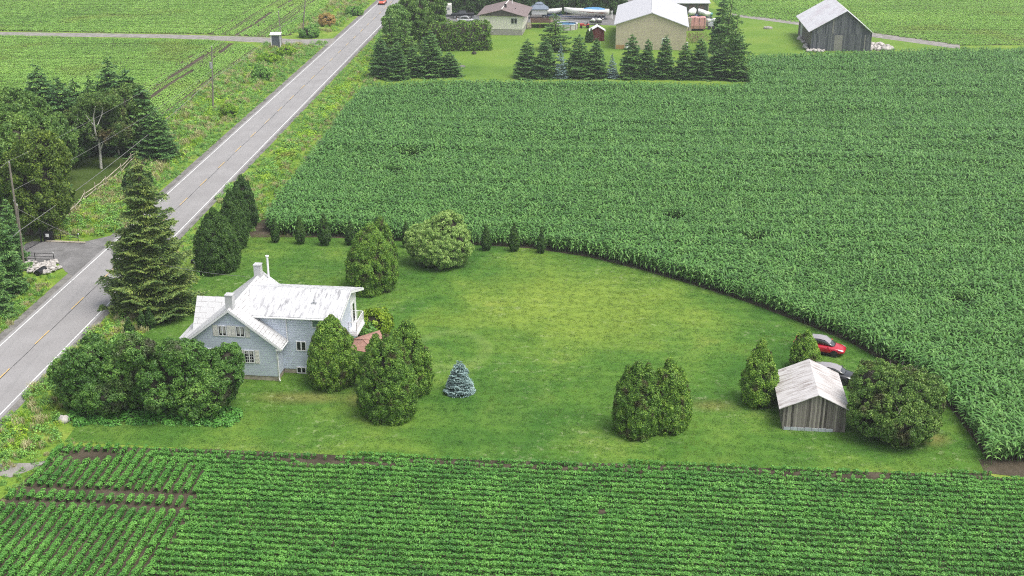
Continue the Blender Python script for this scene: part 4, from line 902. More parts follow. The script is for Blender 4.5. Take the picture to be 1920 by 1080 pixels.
# ================================================================== poles, wires, shelter, fence, gate (left of the road)
def pole(label,bx,by,tx,ty,r=.15,extra=None,grp='utility poles along the road'):
    b=G(bx,by); top=onplane(tx,ty,b); t=thing('utility_pole',label,'utility pole',(b[0],b[1],0),0,grp); d=top-b
    mb=MB(); mb.tube([(0,0,-.1),tuple(d*.5),tuple(d)],[r,r*.85,r*.68],9); mb.build('pole',MC['pole_wood'],t)
    mb=MB(); mb.cyl(tuple(d),.05,.18,8); mb.build('insulator',MC['white_paint'],t)
    mb=MB(); q=d*.62; mb.box(q[0]-.05,q[0]+.05,q[1]-.35,q[1]-.05,q[2]-.06,q[2]+.06); mb.build('bracket',MC['grey_metal'],t)
    return t,b,d
p1,b1,d1=pole('tall utility pole beside the rocky driveway edge',43,486,17,305)
p1s,b1s,d1s=pole('short dark wooden pole leaning against the taller one',46,507,32,385,.12)
p2,b2,d2=pole('utility pole with a grey transformer among the roadside weeds',399.5,203,397,88)
q=d2*.66; mb=MB(); mb.cyl((q[0]-.1,q[1]-.42,q[2]),.26,1.0,14); mb.cyl((q[0]-.1,q[1]-.42,q[2]+1.0),.2,.08,12); mb.build('transformer',MC['grey_metal'],p2)
p3,b3,d3=pole('utility pole directly behind the little bus shelter',529,88,522,22,.14)
p4,b4,d4=pole('farthest utility pole by the orange shrub',567,70,574,-25,.16)
def wire(label,a,b,sag,r=.018):
    a=np.array(a);b=np.array(b); pts=[a+(b-a)*q-np.array([0,0,sag*4*q*(1-q)]) for q in np.linspace(0,1,25)]
    mb=MB(); mb.tube(pts,r,5); o=mb.build('power_line',MC['cable']); tag(o,label,'cable','overhead lines along the road')
T1=b1+d1;T2=b2+d2;T3=b3+d3;T4=b4+d4
wire('topmost wire from the tall pole to the transformer pole',T1+[0,0,.2],T2+[0,0,.2],.9)
wire('middle wire from the tall pole to the transformer pole',b1+d1*.72,b2+d2*.62,.8,.022)
wire('thick lowest cable from the short pole to the transformer pole',b1s+d1s*.62,b2+d2*.50,.8,.035)
pv=np.array([-rd[0]*40,-rd[1]*40,0])
wire('topmost wire leaving the photo past the tall pole',T1+[0,0,.2],T1+pv+[0,0,.2],.8); wire('thick cable leaving the photo past the short pole',b1s+d1s*.62,b1s+pv+[0,0,5.5],.8,.035)
wire('top wire between the transformer pole and the bus shelter pole',T2+[0,0,.2],T3+[0,0,.2],.6); wire('lower cable between the transformer pole and the bus shelter pole',b2+d2*.5,b3+d3*.55,.7,.03)
wire('top wire beyond the bus shelter',T3+[0,0,.2],T4+[0,0,.2],.2); wire('lower cable beyond the bus shelter',b3+d3*.55,b4+d4*.5,.2,.03)
ca,sa=math.cos(HA),math.sin(HA)
hp=np.array([C0[0]-8.3*ca-9*sa*0+0,C0[1]+8.5,4.2])
wire('service cable from the short pole towards the farmhouse',b1s+d1s*.95,[C0[0]-4.5,C0[1]+9.5,6.6],1.6,.02)
# bus shelter
g=G(518,91); t=thing('bus_shelter','small white roadside shelter with dark grey panels by the field lane','shelter',(g[0],g[1],0),-RA+R(8))
mb=MB()
for x in (-.95,.95):
    for y in (0,1.7): mb.box(x-.09,x+.09,y-.09,y+.09,0,3.0)
mb.box(-.86,.86,-.085,.085,.0,.12); mb.box(-.86,.86,-.085,.085,2.8,2.95); mb.box(-1.02,-.87,.0,1.7,2.82,2.96); mb.box(.87,1.02,.0,1.7,2.82,2.96); mb.build('frame',MC['white_paint'],t)
mb=MB(); mb.box(-.86,.86,-.03,.03,.12,2.8); mb.box(.92,.98,.09,1.61,.1,2.9); mb.box(-.98,-.92,.09,1.61,.1,2.9); mb.build('panel',M('dark_panel',(.10,.115,.14),.5),t)
mb=MB(); mb.slab([(-1.2,-.3,3.05),(1.2,-.3,3.05),(1.2,2.0,3.25),(-1.2,2.0,3.25)],.1); mb.build('roof',MC['white_paint'],t)
# split rail fence
fp_=[G(*p) for p in [(92,440),(108,431),(125,412),(143,402),(160,378),(180,362),(200,350),(228,326),(246,306),(262,296),(282,285),(302,275)]]
t=thing('split_rail_fence','weathered split rail fence between the shaded grove and the roadside weeds','fence',(fp_[0][0],fp_[0][1],0))
rg=np.random.default_rng(4); o0=np.array([fp_[0][0],fp_[0][1],0])
mb=MB(); mp=MB()
for i in range(len(fp_)-1):
    a=fp_[i]-o0;b=fp_[i+1]-o0
    for z in (.5,1.05): mb.tube([a+[rg.normal(0,.1),rg.normal(0,.1),z+rg.normal(0,.06)],(a+b)/2+[0,0,z+rg.normal(0,.08)],b+[rg.normal(0,.1),rg.normal(0,.1),z+.05+rg.normal(0,.08)]],[.05,.065,.045],6)
for i,p in enumerate(fp_):
    m1_=MB(); m1_.tube([p-o0,p-o0+[rg.normal(0,.06),0,1.5]],.07,6); m1_.build('post',MC['rail_wood'],t)
mb.build('rail',MC['rail_wood'],t)
# gate
gp=G(78,454); t=thing('iron_gate','black iron driveway gate with a tall post and a white notice','gate',(gp[0],gp[1],0))
mb=MB(); mb.box(-.09,.09,-.09,.09,0,1.85); mb.build('post',MC['black_metal'],t)
e=G(46,472)-gp; mb=MB(); 
for q in np.linspace(0.03,1,22): mb.tube([(e[0]*q,e[1]*q,.12),(e[0]*q,e[1]*q,1.75-1.0*q**.7)],.018,4)
mb.tube([(0,0,.12),(e[0],e[1],.12)],.03,5); mb.tube([(e[0]*q,e[1]*q,1.75-1.0*q**.7) for q in np.linspace(.02,1,10)],.03,5); mb.build('gate_leaf',MC['black_metal'],t)
mb=MB(); mb.box(.25,1.35,.1,.7,.05,1.15); mb.build('motor_box',MC['black_metal'],t)
mb=MB(); mb.box(.55,.95,.085,.098,.62,1.02); mb.build('notice',MC['white_paint'],t)
def railing(label,a,b,posts,h=1.0):
    a=G(*a);b=G(*b); t=thing('iron_railing',label,'railing',(a[0],a[1],0),0,'black railings at the driveway mouth'); d=b-a
    mb=MB()
    for z in (.3,.62,h): mb.tube([(0,0,z),(d[0],d[1],z)],.03,5)
    mb.build('rail',MC['black_metal'],t)
    for q in posts: mb=MB(); mb.tube([(d[0]*q,d[1]*q,0),(d[0]*q,d[1]*q,h+.05)],.04,6); mb.build('post',MC['black_metal'],t)
    mb=MB(); q=1.; mb.box(d[0]-.05,d[0]+.05,d[1]-.05,d[1]+.05,h+.05,h+.2); mb.build('reflector',MC['white_paint'],t)
railing('black railing at the near side of the driveway above the rocks',(46,489),(102,491),(.0,.37,1.))
railing('black railing at the far side of the driveway',(96,451),(149,455),(.0,.35,.97))
mb=MB(); a=G(86,453);b=G(160,456); mb.tube([(a[0],a[1],.08),(b[0],b[1],.08)],.12,6); tag(mb.build('timber_beam',MC['rail_wood']),'long pale timber beam lying along the far side of the driveway','timber')
# rocks by the driveway (a loose pile: a heap)
def rock_mesh(seed,s=1.):
    rg=np.random.default_rng(seed); V,Fq=lathe([(.01,-1),(.62,-.75),(.95,-.2),(.9,.35),(.5,.8),(.01,.95)],8); V=V*rg.uniform(.75,1.25,3)+rg.normal(0,.07,V.shape); return V*s,Fq
M('pale_rock',(.46,.43,.40),.9,var=.35,scale=2)
def rocks(name,label,poly,n,lo,hi,seed):
    rg=np.random.default_rng(seed); p=np.array(poly)[:,:2]; a,b=p.min(0),p.max(0); X=rg.uniform(a[0],b[0],n*4);Y=rg.uniform(a[1],b[1],n*4); k=inpoly(X,Y,p); X,Y=X[k][:n],Y[k][:n]; parts=[]
    for i in range(len(X)):
        V,Fq=rock_mesh(seed*100+i); s=rg.uniform(lo,hi); parts.append((V*[s,s,s*.7]+[X[i],Y[i],s*.3+rg.uniform(0,.25)],Fq,0))
    V,Fq,mi=merge(parts); o=link(name,mesh_np(name,V,Fq,MC['pale_rock'],mi,False)); tag(o,label,'rocks',kind='stuff'); return o
rocks('rock_heap','heap of pale rubble stones round the ditch culvert by the driveway',[G(48,495),G(104,491),G(114,503),G(92,515),G(50,512)],150,.13,.30,3)
mb=MB(); g=G(70,517); mb.tube([(g[0],g[1],.25),(g[0]+.3,g[1]+1.5,.25)],.38,12); tag(mb.build('culvert_pipe',MC['black_metal']),'dark round culvert mouth among the pale rocks','culvert')
g=G(34,522); mb=MB(); mb.tube([(g[0],g[1],0),(g[0]-.05,g[1],1.1)],.05,6); tag(mb.build('marker_stake',MC['rail_wood']),'short pale wooden stake left of the rock heap','stake')
g=G(120,697+93); V,Fq=rock_mesh(77,.5); o=link('boulder',mesh_np('boulder',V,Fq,MC['pale_rock'],smooth=False)); o.location=(g[0],g[1],.15); tag(o,'single pale boulder at the left end of the lilacs','boulder')
g=G(366,507); t=thing('mailbox','small dark box with white front on a post behind the farmhouse','mailbox',(g[0],g[1],0)); mb=MB(); mb.box(-.05,.05,-.05,.05,0,.9); mb.build('post',MC['rail_wood'],t); mb=MB(); mb.box(-.35,.3,-.2,.3,.9,1.25); mb.build('box',MC['black_metal'],t); mb=MB(); mb.box(.0,.34,-.24,-.21,.9,1.22); mb.build('plate',MC['white_paint'],t)
g=G(720,53); t=thing('road_mailbox','dark mailbox on a post at the right road edge below the conifers','mailbox',(g[0]-.4,g[1],0)); mb=MB(); mb.box(-.05,.05,-.05,.05,0,1); mb.build('post',MC['rail_wood'],t); mb=MB(); mb.box(-.2,.2,-.25,.25,1,1.4); mb.build('box',MC['black_metal'],t)

# ================================================================== trees, left
def decid(label,cx,top,bot,wd,seed,mat,base=None,cb=None,name='leafy_tree',leaf=.3,rc=.7,n=12,dens=.9,core=.72,bark='bark',tr=.25,cat='tree',group=None,aspect=.62):
    """crown between top and cb (photo rows), trunk foot at base"""
    fx,fy=base or (cx,bot); g=G(fx,fy); s=(fy+359)*CT/H; r=wd/2/s; x=g[0]; y=g[1]; h=hgt(x,y,top)
    x0=onplane(cx,top,g)[0]; zb=max(.15*h if cb is None else hgt(x,y,cb),.1); rg=np.random.default_rng(seed); hc=(h-zb)/2; zc=zb+hc; dx=x0-x; lb=[(dx,0,zc,r*.72,r*.7,hc*.78)]
    for i in range(n):
        a=rg.uniform(0,6.28); e=rg.uniform(-.9,1.25); lb.append((dx+r*.62*math.cos(a)*math.cos(e),r*.62*math.sin(a)*math.cos(e),zc+hc*.66*math.sin(e),r*rg.uniform(.28,.42),r*rg.uniform(.28,.4),hc*rg.uniform(.24,.36)))
    t=plant(name,label,cat,blob_mesh(lb,seed,MC[mat],leaf=leaf,rc=rc,dens=dens,core=core,aspect=aspect),x,y,group=group)
    mb=MB(); mb.tube([(0,0,-.1),(dx*.2,0,zb*.6),(dx*.6,0,zc)],[tr*1.25,tr,tr*.6],9); mb.build('trunk',MC[bark],t)
    return t,x,y,h,r
LG='trees of the grove left of the road'
decid('bright tipped maple in front of the grove, beside the tall pole',56,238,445,132,90,'maple_leaf',base=(50,440),cb=438,n=18,leaf=.28,tr=.36,group=LG)
decid('large light green ash behind the maple at the left edge',15,168,420,190,91,'ash_leaf',base=(30,372),cb=380,n=16,leaf=.30,tr=.35,group=LG)
decid('drooping green ash between the maple and the birch',88,215,380,92,92,'ash_leaf',base=(95,345),cb=340,n=12,leaf=.30,group=LG)
decid('brown green broadleaf behind the birch',222,158,300,118,93,'birch_leaf',base=(235,285),cb=275,n=16,leaf=.32,rc=.8,group=LG)
decid('dark small tree with a bare trunk left of the birch',132,235,320,72,94,'thuja_dark',base=(133,312),cb=298,n=9,leaf=.3,tr=.12,group=LG)
decid('dark leafy tree at the far left edge of the photo',-15,190,450,150,95,'ash_leaf',base=(-25,400),cb=400,n=12,leaf=.32,group=LG)
# birch with white limbs
g=G(190,316); h=hgt(g[0],g[1],178); t=thing('white_birch','white trunked birch with open limbs on the grove lawn','tree',(g[0],g[1],0),0,LG)
mb=MB(); s_=(316+359)*CT/H
def px(dx_,row): return np.array([dx_/s_,0,hgt(g[0],g[1],row)])
limbs=[([(0,318),(0,280),(-1,262)],[.20,.17,.15]),([(-1,262),(-1,240),(2,215),(10,195)],[.14,.12,.08,.04]),([(-1,264),(-18,245),(-33,228),(-48,217)],[.12,.09,.06,.03]),([(-1,240),(-8,224),(-12,212)],[.09,.05,.03]),([(1,238),(12,216),(14,200)],[.09,.06,.03]),([(1,285),(14,262),(22,255),(38,244)],[.1,.08,.06,.03]),([(-33,228),(-34,215)],[.05,.03]),([(-20,247),(-40,243)],[.05,.03])]
for i,(ps,rs_) in enumerate(limbs):
    pts=[px(*p)+[0,(-.5 if i%2 else .4)*j,0] for j,p in enumerate(ps)]; mb.tube(pts,rs_,7)
mb.build('trunk',MC['birch_bark'],t); rg=np.random.default_rng(7); zc=h*.62; lb=[]
for i in range(20):
    a=rg.uniform(0,6.28); e=rg.uniform(-.7,1.2); lb.append((4.6*math.cos(a)*math.cos(e)*.85,2.2+3.2*math.sin(a)*math.cos(e)*.8,zc+h*.27*math.sin(e),rg.uniform(.8,1.3),rg.uniform(.8,1.3),rg.uniform(.6,.95)))
for i in range(7): lb.append((rg.uniform(-4.6,4.6),rg.uniform(-1,1),rg.uniform(.3,.75)*h,rg.uniform(.5,.8),.6,.5))
link('crown',blob_mesh(lb,96,MC['birch_leaf'],leaf=.26,rc=.45,dens=.55,core=0,aspect=.6),t)
g=G(223,292); t=thing('white_birch','second white birch trunk farther back, right of the first','tree',(g[0],g[1],0),0,LG); mb=MB(); mb.tube([(0,0,-.1),(.1,0,2.),(.4,0,6)],[.16,.14,.08],7); mb.build('trunk',MC['birch_bark'],t)
link('crown',blob_mesh([(0,0,4.6,2.4,2.,1.5),(1.8,0,3.4,1.3,1.3,1.1),(-1.4,.5,3.6,1.2,1.2,1.)],97,MC['birch_leaf'],leaf=.28,rc=.5,dens=.6,core=.5),t)
# conifers
con=[spruce_mesh(10,2.6,s,MC['conifer_needle'],tiers=24,per=12,leaf=.32,dens=2.8,power=.56,base=.0,droop=.25,rag=.18) for s in (101,102,103)]
tkm=trunk_mesh(.18,9,7,MC['bark'],5)
fresh=spruce_mesh(10,2.8,104,MC['conifer_fresh'],tiers=15,per=9,leaf=.38,dens=2.,power=.6,base=.02,droop=.2,rag=.2)
bluem=spruce_mesh(10,2.6,105,MC['blue_needle'],tiers=18,per=10,leaf=.34,dens=1.7,power=.85,base=.0,droop=.12,rag=.12)
rgz=random.Random(3)
def conifer(label,cx,top,bot,wd,kind=0,group=None,name='spruce_tree',k=.7,base=None):
    x,y,h,r=spec(cx,top,bot,wd,k); me=[*con,fresh,bluem][kind]; rb=2.8 if kind==3 else 2.6
    return plant(name,label,'spruce',me,x,y,tkm,rz=rgz.uniform(0,6.28),scale=(r/rb,r/rb,h/10),group=group)
for i,(cx,top,bot,wd,kd,lab) in enumerate([(92,125,298,100,0,'pointed dark spruce with the leftmost tip of the grove'),(128,145,300,88,1,'dark spruce just right of the leftmost pointed tip'),(155,148,292,80,2,'broad dark spruce in the middle of the grove'),
    (183,140,285,50,1,'thin dark spruce tip showing between the broad spruce and the brown tree'),(222,112,290,90,0,'tallest spruce of the grove, behind the brown green tree'),(252,130,290,90,1,'dark spruce right of the tallest one'),
    (276,160,295,80,2,'dark spruce near the right end of the grove'),(300,205,306,74,0,'low dark spruce at the right end of the grove'),(15,395,560,80,1,'dark spruce at the left edge beside the rock heap'),(-8,420,600,70,2,'dark spruce cut by the left edge of the photo'),(28,375,500,50,0,'narrow dark spruce behind the tall utility pole'),(112,296,372,44,2,'dark low spruce behind the maple')]):
    conifer(lab,cx,top,bot,wd,kd,LG)
# roadside shrubs
for cx,top,bot,wd,mat,lab in [(492,125,152,34,'weed_dark','dark round bush on the road bank left of the road'),(613,26,50,28,'orange_leaf','orange flushed shrub on the bank beside the far pole'),(580,52,72,34,'weed_dark','dark low bush at the foot of the farthest pole'),
    (262,318,372,50,'thuja_dark','dark juniper at the split rail fence'),(665,12,30,30,'weed_dark','dark bush on the bank near the top of the road'),(430,198,222,30,'weed_leaf','green bush right of the transformer pole'),(240,630,660,50,'weed_dark','dark bush between the lilacs and the road'),(505,103,120,40,'weed_leaf','leafy bush below the bus shelter'),(538,88,106,30,'weed_leaf','small green bush right of the bus shelter')]:
    x,y,h,r=spec(cx,top,bot,wd,.8); plant('wild_shrub',lab,'shrub',blob_mesh([(0,0,h*.5,r,r*.9,h*.48),(r*.4,0,h*.4,r*.6,r*.6,h*.4),(-r*.5,0,h*.4,r*.5,r*.6,h*.36)],int(cx),MC[mat],leaf=.26,rc=.4),x,y,group='wild shrubs on the road banks')

# ================================================================== the far yard
def hedge(label,a,b,th,h,seed,mat='thuja_dark',leaf=.3):
    a=np.array(a[:2]);b=np.array(b[:2]); d=b-a; L=np.linalg.norm(d); t=thing('clipped_hedge',label,'hedge',(a[0],a[1],0),math.atan2(d[1],d[0]))
    rg=np.random.default_rng(seed); P=[];N=[]
    def face(n,f,nr): p=f(n); P.append(p); N.append(np.tile(nr,(n,1)))
    dn=26; u_=lambda n:rg.uniform(0,1,n)
    face(int(L*h*dn),lambda n:np.stack([u_(n)*L,np.zeros(n),u_(n)*h],1),(0,-1,.3)); face(int(L*th*dn),lambda n:np.stack([u_(n)*L,u_(n)*th,np.full(n,h)],1),(0,0,1.)); face(int(L*h*dn*.5),lambda n:np.stack([u_(n)*L,np.full(n,th),u_(n)*h],1),(0,1,.3))
    for xx,nx in ((0,-1),(L,1)): face(int(th*h*dn),lambda n:np.stack([np.full(n,xx),u_(n)*th,u_(n)*h],1),(nx,0,.3))
    P=np.concatenate(P);N=np.concatenate(N).astype(float); bmp=.22*np.sin(P[:,0]*2.1+P[:,2]*1.3)+.18*np.sin(P[:,0]*.9-P[:,2]*2.7+P[:,1]*2)+rg.normal(0,.10,len(P)); P=P+N*bmp[:,None]
    # round the top edges
    e=np.clip((P[:,2]-(h-.9))/.9,0,1); P[:,1]+=np.sign(th/2-P[:,1])*e**2*.45*(np.abs(P[:,1]-th/2)>th*.3); P[:,0]+=np.sign(L/2-P[:,0])*e**2*.7*(np.abs(P[:,0]-L/2)>L/2-.6)
    V,Fq=leafquads(P,N,leaf*1.3,leaf*.8,rg,.8)
    mb=MB(); mb.box(.4,L-.4,.35,th-.35,0,h-.45); V,Fq,mi=merge([(V,Fq,0),(np.array(mb.v),np.array(mb.f),1)])
    link('foliage',mesh_np('foliage',V,Fq,[MC[mat],MC['branch_dark']],mi),t); return t
a=G(788,97);b=G(920,95); hedge('clipped green hedge in front of the bungalow driveway',a,b,3.2,5.9,1,mat='cedar_leaf')
a=G(822,28);b=G(1175,27); hedge('long tall dark hedge behind the boat and the bungalow',a,b,3.,8.,2,leaf=.4)
# bungalow
b=G(921,65.3); t=thing('bungalow','cream bungalow with brown gable roof beside the hedge','house',(b[0],b[1],0),R(-6.5))
roofmat('brown_shingle',(.215,.165,.155),(.13,.10,.095),amt=.5,sscale=.8,pos=(.4,.7)); siding('cream_siding',(.80,.755,.69),.25)
ox=-2.75
mb=MB(); mb.prism([(ox,0,1.33),(7.2,0,1.33),(7.2,0,4.25),(2.35,0,5.1),(ox,0,4.25)],(0,13.5,0)); mb.build('wall',MC['cream_siding'],t)
mb=MB(); mb.box(ox+.05,7.15,.05,13.4,-.1,1.33); mb.build('foundation',MC['concrete'],t)
mb=MB(); mb.prism([(-3.1,-.35,4.42),(8.0,-.35,4.32),(2.45,-.35,5.62)],(0,.3,0)); mb.build('gable_panel',M('dark_gable',(.10,.085,.08),.7),t)
mb=MB(); mb.slab([(-3.3,-.6,4.42),(2.45,-.6,5.85),(2.45,14,5.9),(-3.3,14,4.45)],.12); mb.slab([(2.455,-.6,5.85),(8.2,-.6,4.3),(8.2,14,4.35),(2.455,14,5.9)],.12); mb.build('roof',MC['brown_shingle'],t)
mb=MB(); mb.box(2.35,2.58,-.4,13.8,5.9,5.98); mb.build('ridge_cap',MC['cream_paint'],t)
mb=MB(); mb.box(2.6,3.1,3.6,4.1,5.6,6.5); mb.build('vent_pipe',MC['rubber'],t); mb=MB(); mb.tube([(3.6,11,5.4),(3.6,11,6.6)],.1,8); mb.build('flue',MC['white_paint'],t); mb=MB(); mb.cyl((5.0,5.5,5.0),.12,.35,8); mb.build('roof_vent',MC['rubber'],t)
window(t,4.65,5.95,2.65,3.85,0,curt=False)
mb=MB(); mb.cyl((.35,-.05,.75),.14,.02,10); mb.build('lamp',MC['white_paint'],t)
# deck and stair beside the bungalow
g=G(1003,53); t=thing('wooden_deck','reddish brown wooden deck at the right side of the bungalow','deck',(g[0],g[1],0)); M('deck_wood',(.20,.12,.10),.85,var=.3)
mb=MB(); mb.box(-1,4.6,0,6,1.3,1.45); mb.build('floor',MC['deck_wood'],t)
mb=MB(); mb.box(-1,3.6,-.05,.0,1.5,2.45)
for i in range(24): mb.box(-1+i*.2,-.9+i*.2,-.09,-.052,1.3,2.5)
mb.build('railing',MC['deck_wood'],t)
for x in (-.9,1.2,3.4): mb=MB(); mb.box(x-.08,x+.08,.05,.2,0,1.3); mb.build('post',MC['deck_wood'],t)
mb=MB()
for i in range(5): mb.box(-1.9,-.9,-1.2+i*.25,-.95+i*.25,.15+i*.24,.3+i*.24)
mb.build('step',MC['rail_wood'],t)
# gazebo
g=G(1011,34); t=thing('gazebo','blue grey tiered gazebo beyond the deck','gazebo',(g[0],g[1],0)); M('gazebo_cloth',(.17,.21,.27),.7,var=.1)
mb=MB(); mb.loft([[(-2.3,-1.9,2.5),(2.3,-1.9,2.5),(2.3,1.9,2.5),(-2.3,1.9,2.5)],[(-.9,-.7,3.5),(.9,-.7,3.5),(.9,.7,3.5),(-.9,.7,3.5)]],cap=False); mb.loft([[(-1.,-.8,3.62),(1.,-.8,3.62),(1.,.8,3.62),(-1.,.8,3.62)],[(-.45,-.35,3.95),(.45,-.35,3.95),(.45,.35,3.95),(-.45,.35,3.95)]]); mb.box(-2.3,2.3,-1.91,-1.88,2.3,2.5); mb.build('canopy',MC['gazebo_cloth'],t)
mb=MB(); mb.box(-1.9,1.9,-1.5,1.5,1.1,2.2); mb.build('curtain',MC['white_paint'],t)
for x in (-2.1,2.1):
    for y in (-1.7,1.7): mb=MB(); mb.box(x-.07,x+.07,y-.07,y+.07,0,2.5); mb.build('post',MC['rubber'],t)
# boats
def boat(label,loc,rz_,L,Wd,Hh,trailer,axles,cover,name='speedboat'):
    t=thing(name,label,'boat',loc,rz_); rings=[]
    for q in np.linspace(0,1,12):
        x=-L/2+L*q; wq=Wd/2*(1-max(0,(q-.45)/.55)**2.1)**.8+.02; kz=.0+Hh*.55*max(0,(q-.55)/.45)**2; dz=Hh*(.78+.22*q-.06*math.sin(q*3.1)); dz=max(dz,kz+.05)
        rings.append([(x,0,kz),(x,-wq*.6,kz+.12*Hh),(x,-wq*.95,kz+(dz-kz)*.55),(x,-wq,dz),(x,-wq*.7,dz+.10*Hh),(x,0,dz+.14*Hh),(x,wq*.7,dz+.10*Hh),(x,wq,dz),(x,wq*.95,kz+(dz-kz)*.55),(x,wq*.6,kz+.12*Hh)])
    z0=.85 if trailer else .2
    mb=MB(); mb.loft([[(a,b_,c+z0) for a,b_,c in r] for r in rings]); mb.build('hull',M('gel_coat',(.80,.79,.76),.25,var=.03),t,smooth=True,bevel=0)
    if cover:
        c=[]
        for q in np.linspace(.10,.58,8):
            x=-L/2+L*q; e=math.sin((q-.10)/.48*math.pi)**.6*.30+.06; wq=Wd/2*.78; c.append([(x,-wq,Hh*.86+z0),(x,-wq*.6,Hh*.9+z0+e),(x,0,Hh*.92+z0+e*1.3),(x,wq*.6,Hh*.9+z0+e),(x,wq,Hh*.86+z0)])
        mb=MB(); mb.loft(c,closed=False,cap=False); mb.build('cover',M('blue_cover',(.10,.27,.48),.6,var=.1),t,smooth=True)
        for sy in (-1,1):
            mb=MB()
            for q0,q1,zf,hh in ((.04,.30,.62,.10),(.28,.50,.66,.07),(.42,.72,.78,.03)):
                n=7; top=[];bot=[]
                for k in range(n):
                    q=q0+(q1-q0)*k/(n-1); wq=Wd/2*(1-max(0,(q-.45)/.55)**2.1)**.8+.045; x=-L/2+L*q; kz=Hh*.55*max(0,(q-.55)/.45)**2; dz=Hh*(.78+.22*q-.06*math.sin(q*3.1)); z=kz+(dz-kz)*zf+z0; tp=hh*Hh*(1-abs(2*k/(n-1)-1)*.8)
                    top.append((x,sy*wq,z+tp)); bot.append((x,sy*(wq-.004),z-tp))
                mb.add(top+bot,[(k,k+1,k+1+n,k+n) for k in range(n-1)])
            mb.build('stripe',M('brown_stripe',(.20,.09,.07),.4),t)
    if trailer:
        mb=MB()
        for y in (-.8,.8): mb.tube([(-L*.42,y,.55),(L*.30,y,.55),(L*.46,0,.5),(L*.56,0,.5)],.09,6)
        for x in np.linspace(-L*.4,L*.25,5): mb.box(x-.05,x+.05,-.8,.8,.5,.62)
        mb.box(-L*.32-1.2,-L*.32+1.9,-1.25,-.95,.72,.78); mb.tube([(L*.45,0,.5),(L*.45,0,1.5),(L*.40,0,1.7)],.06,6)
        mb.build('trailer_frame',M('trailer_blue',(.05,.09,.22),.4),t)
        for i in range(axles):
            for sy in (-1.1,1.1):
                x=-L*.32+i*.85-.5; mb=MB(); mb.tube([(x,sy-.1,.34),(x,sy+.1,.34)],.34,14); wo=mb.build('wheel',MC['rubber'],t); mb=MB(); s2=sy-.115 if sy<0 else sy+.115; mb.tube([(x,sy-.112,.34),(x,sy+.112,.34)],.2,10); mb.build('rim',MC['white_paint'],wo)
    return t
g=G(1100,37); boat('long white speedboat with blue cover on a three axle trailer','' or (g[0],g[1]+1.2,0),math.pi-R(3),11.2,2.5,1.75,True,3,True)
g=G(1035,33); boat('small white boat parked between the gazebo and the long speedboat',(g[0],g[1]+.5,0),R(5),5,1.9,1.3,True,1,False,'small_boat')
g=G(1147,36); t=thing('step_ladder','white ladder standing behind the stern of the speedboat','ladder',(g[0],g[1],0)); mb=MB()
for x in (-.2,.2): mb.tube([(x,0,0),(x,.5,2.1)],.04,5)
mb.build('rail',MC['white_paint'],t); 
for i in range(6): mb=MB(); z=.3+i*.3; mb.tube([(-.2,z*.24,z),(.2,z*.24,z)],.035,5); mb.build('rung',MC['white_paint'],t)
# pool
g=G(1063,57); t=thing('round_pool','round above ground pool with white rim and blue water','pool',(g[0],g[1]+2.4,0)); rr2=2.6
mb=MB(); V,Fq=lathe([(rr2,0),(rr2,1.25)],32); mb.add(V,[tuple(f) for f in Fq]); mb.build('wall',M('pool_wall',(.52,.50,.48),.6,var=.1),t)
mb=MB(); V,Fq=lathe([(rr2-.14,1.25),(rr2+.08,1.25),(rr2+.08,1.32),(rr2-.14,1.32),(rr2-.14,1.25)],32); mb.add(V,[tuple(f) for f in Fq]); mb.build('rim',MC['white_paint'],t)
mb=MB(); mb.cyl((0,0,1.0),rr2-.02,.02,32); mb.build('water',M('pool_water',(.06,.20,.36),.05,var=.1,spec_=1),t)
for i in range(10): a=i*.628; mb=MB(); mb.box(rr2*math.cos(a)*1.01-.06,rr2*math.cos(a)*1.01+.06,rr2*math.sin(a)*1.01-.06,rr2*math.sin(a)*1.01+.06,0,1.24); mb.build('support_post',MC['deck_wood'],t)
# red shed
g=G(1107,77); t=thing('red_shed','little dark red garden shed with white roof','shed',(g[0],g[1],0)); planks('red_planks',(.13,.035,.028),(.20,.06,.05),.2)
w_=3.1; mb=MB(); mb.prism([(0,0,0),(w_,0,0),(w_,0,2.35),(w_/2,0,3.15),(0,0,2.35)],(0,2.4,0)); mb.build('wall',MC['red_planks'],t)
mb=MB(); mb.slab([(-.3,-.25,2.25),(w_/2,-.25,3.32),(w_/2,2.7,3.32),(-.3,2.7,2.25)],.1); mb.slab([(w_/2+.003,-.25,3.32),(w_+.3,-.25,2.25),(w_+.3,2.7,2.25),(w_/2+.003,2.7,3.32)],.1); mb.build('roof',MC['white_paint'],t)
mb=MB(); mb.box(-.045,-.002,.5,1.3,.1,2.0); mb.build('door',MC['cream_paint'],t)
for i,(cx,lab) in enumerate([(1102,'left one of two slim thujas at the red shed'),(1108,'right one of two slim thujas at the red shed')]):
    x,y,h,r=spec(cx,55,80,9,.8); plant('slim_thuja',lab,'thuja',cedar_mesh(h,r,120+i,MC['thuja_dark'],leaf=.25,top=.95,sub=0),x,y,group='thujas at the red shed')
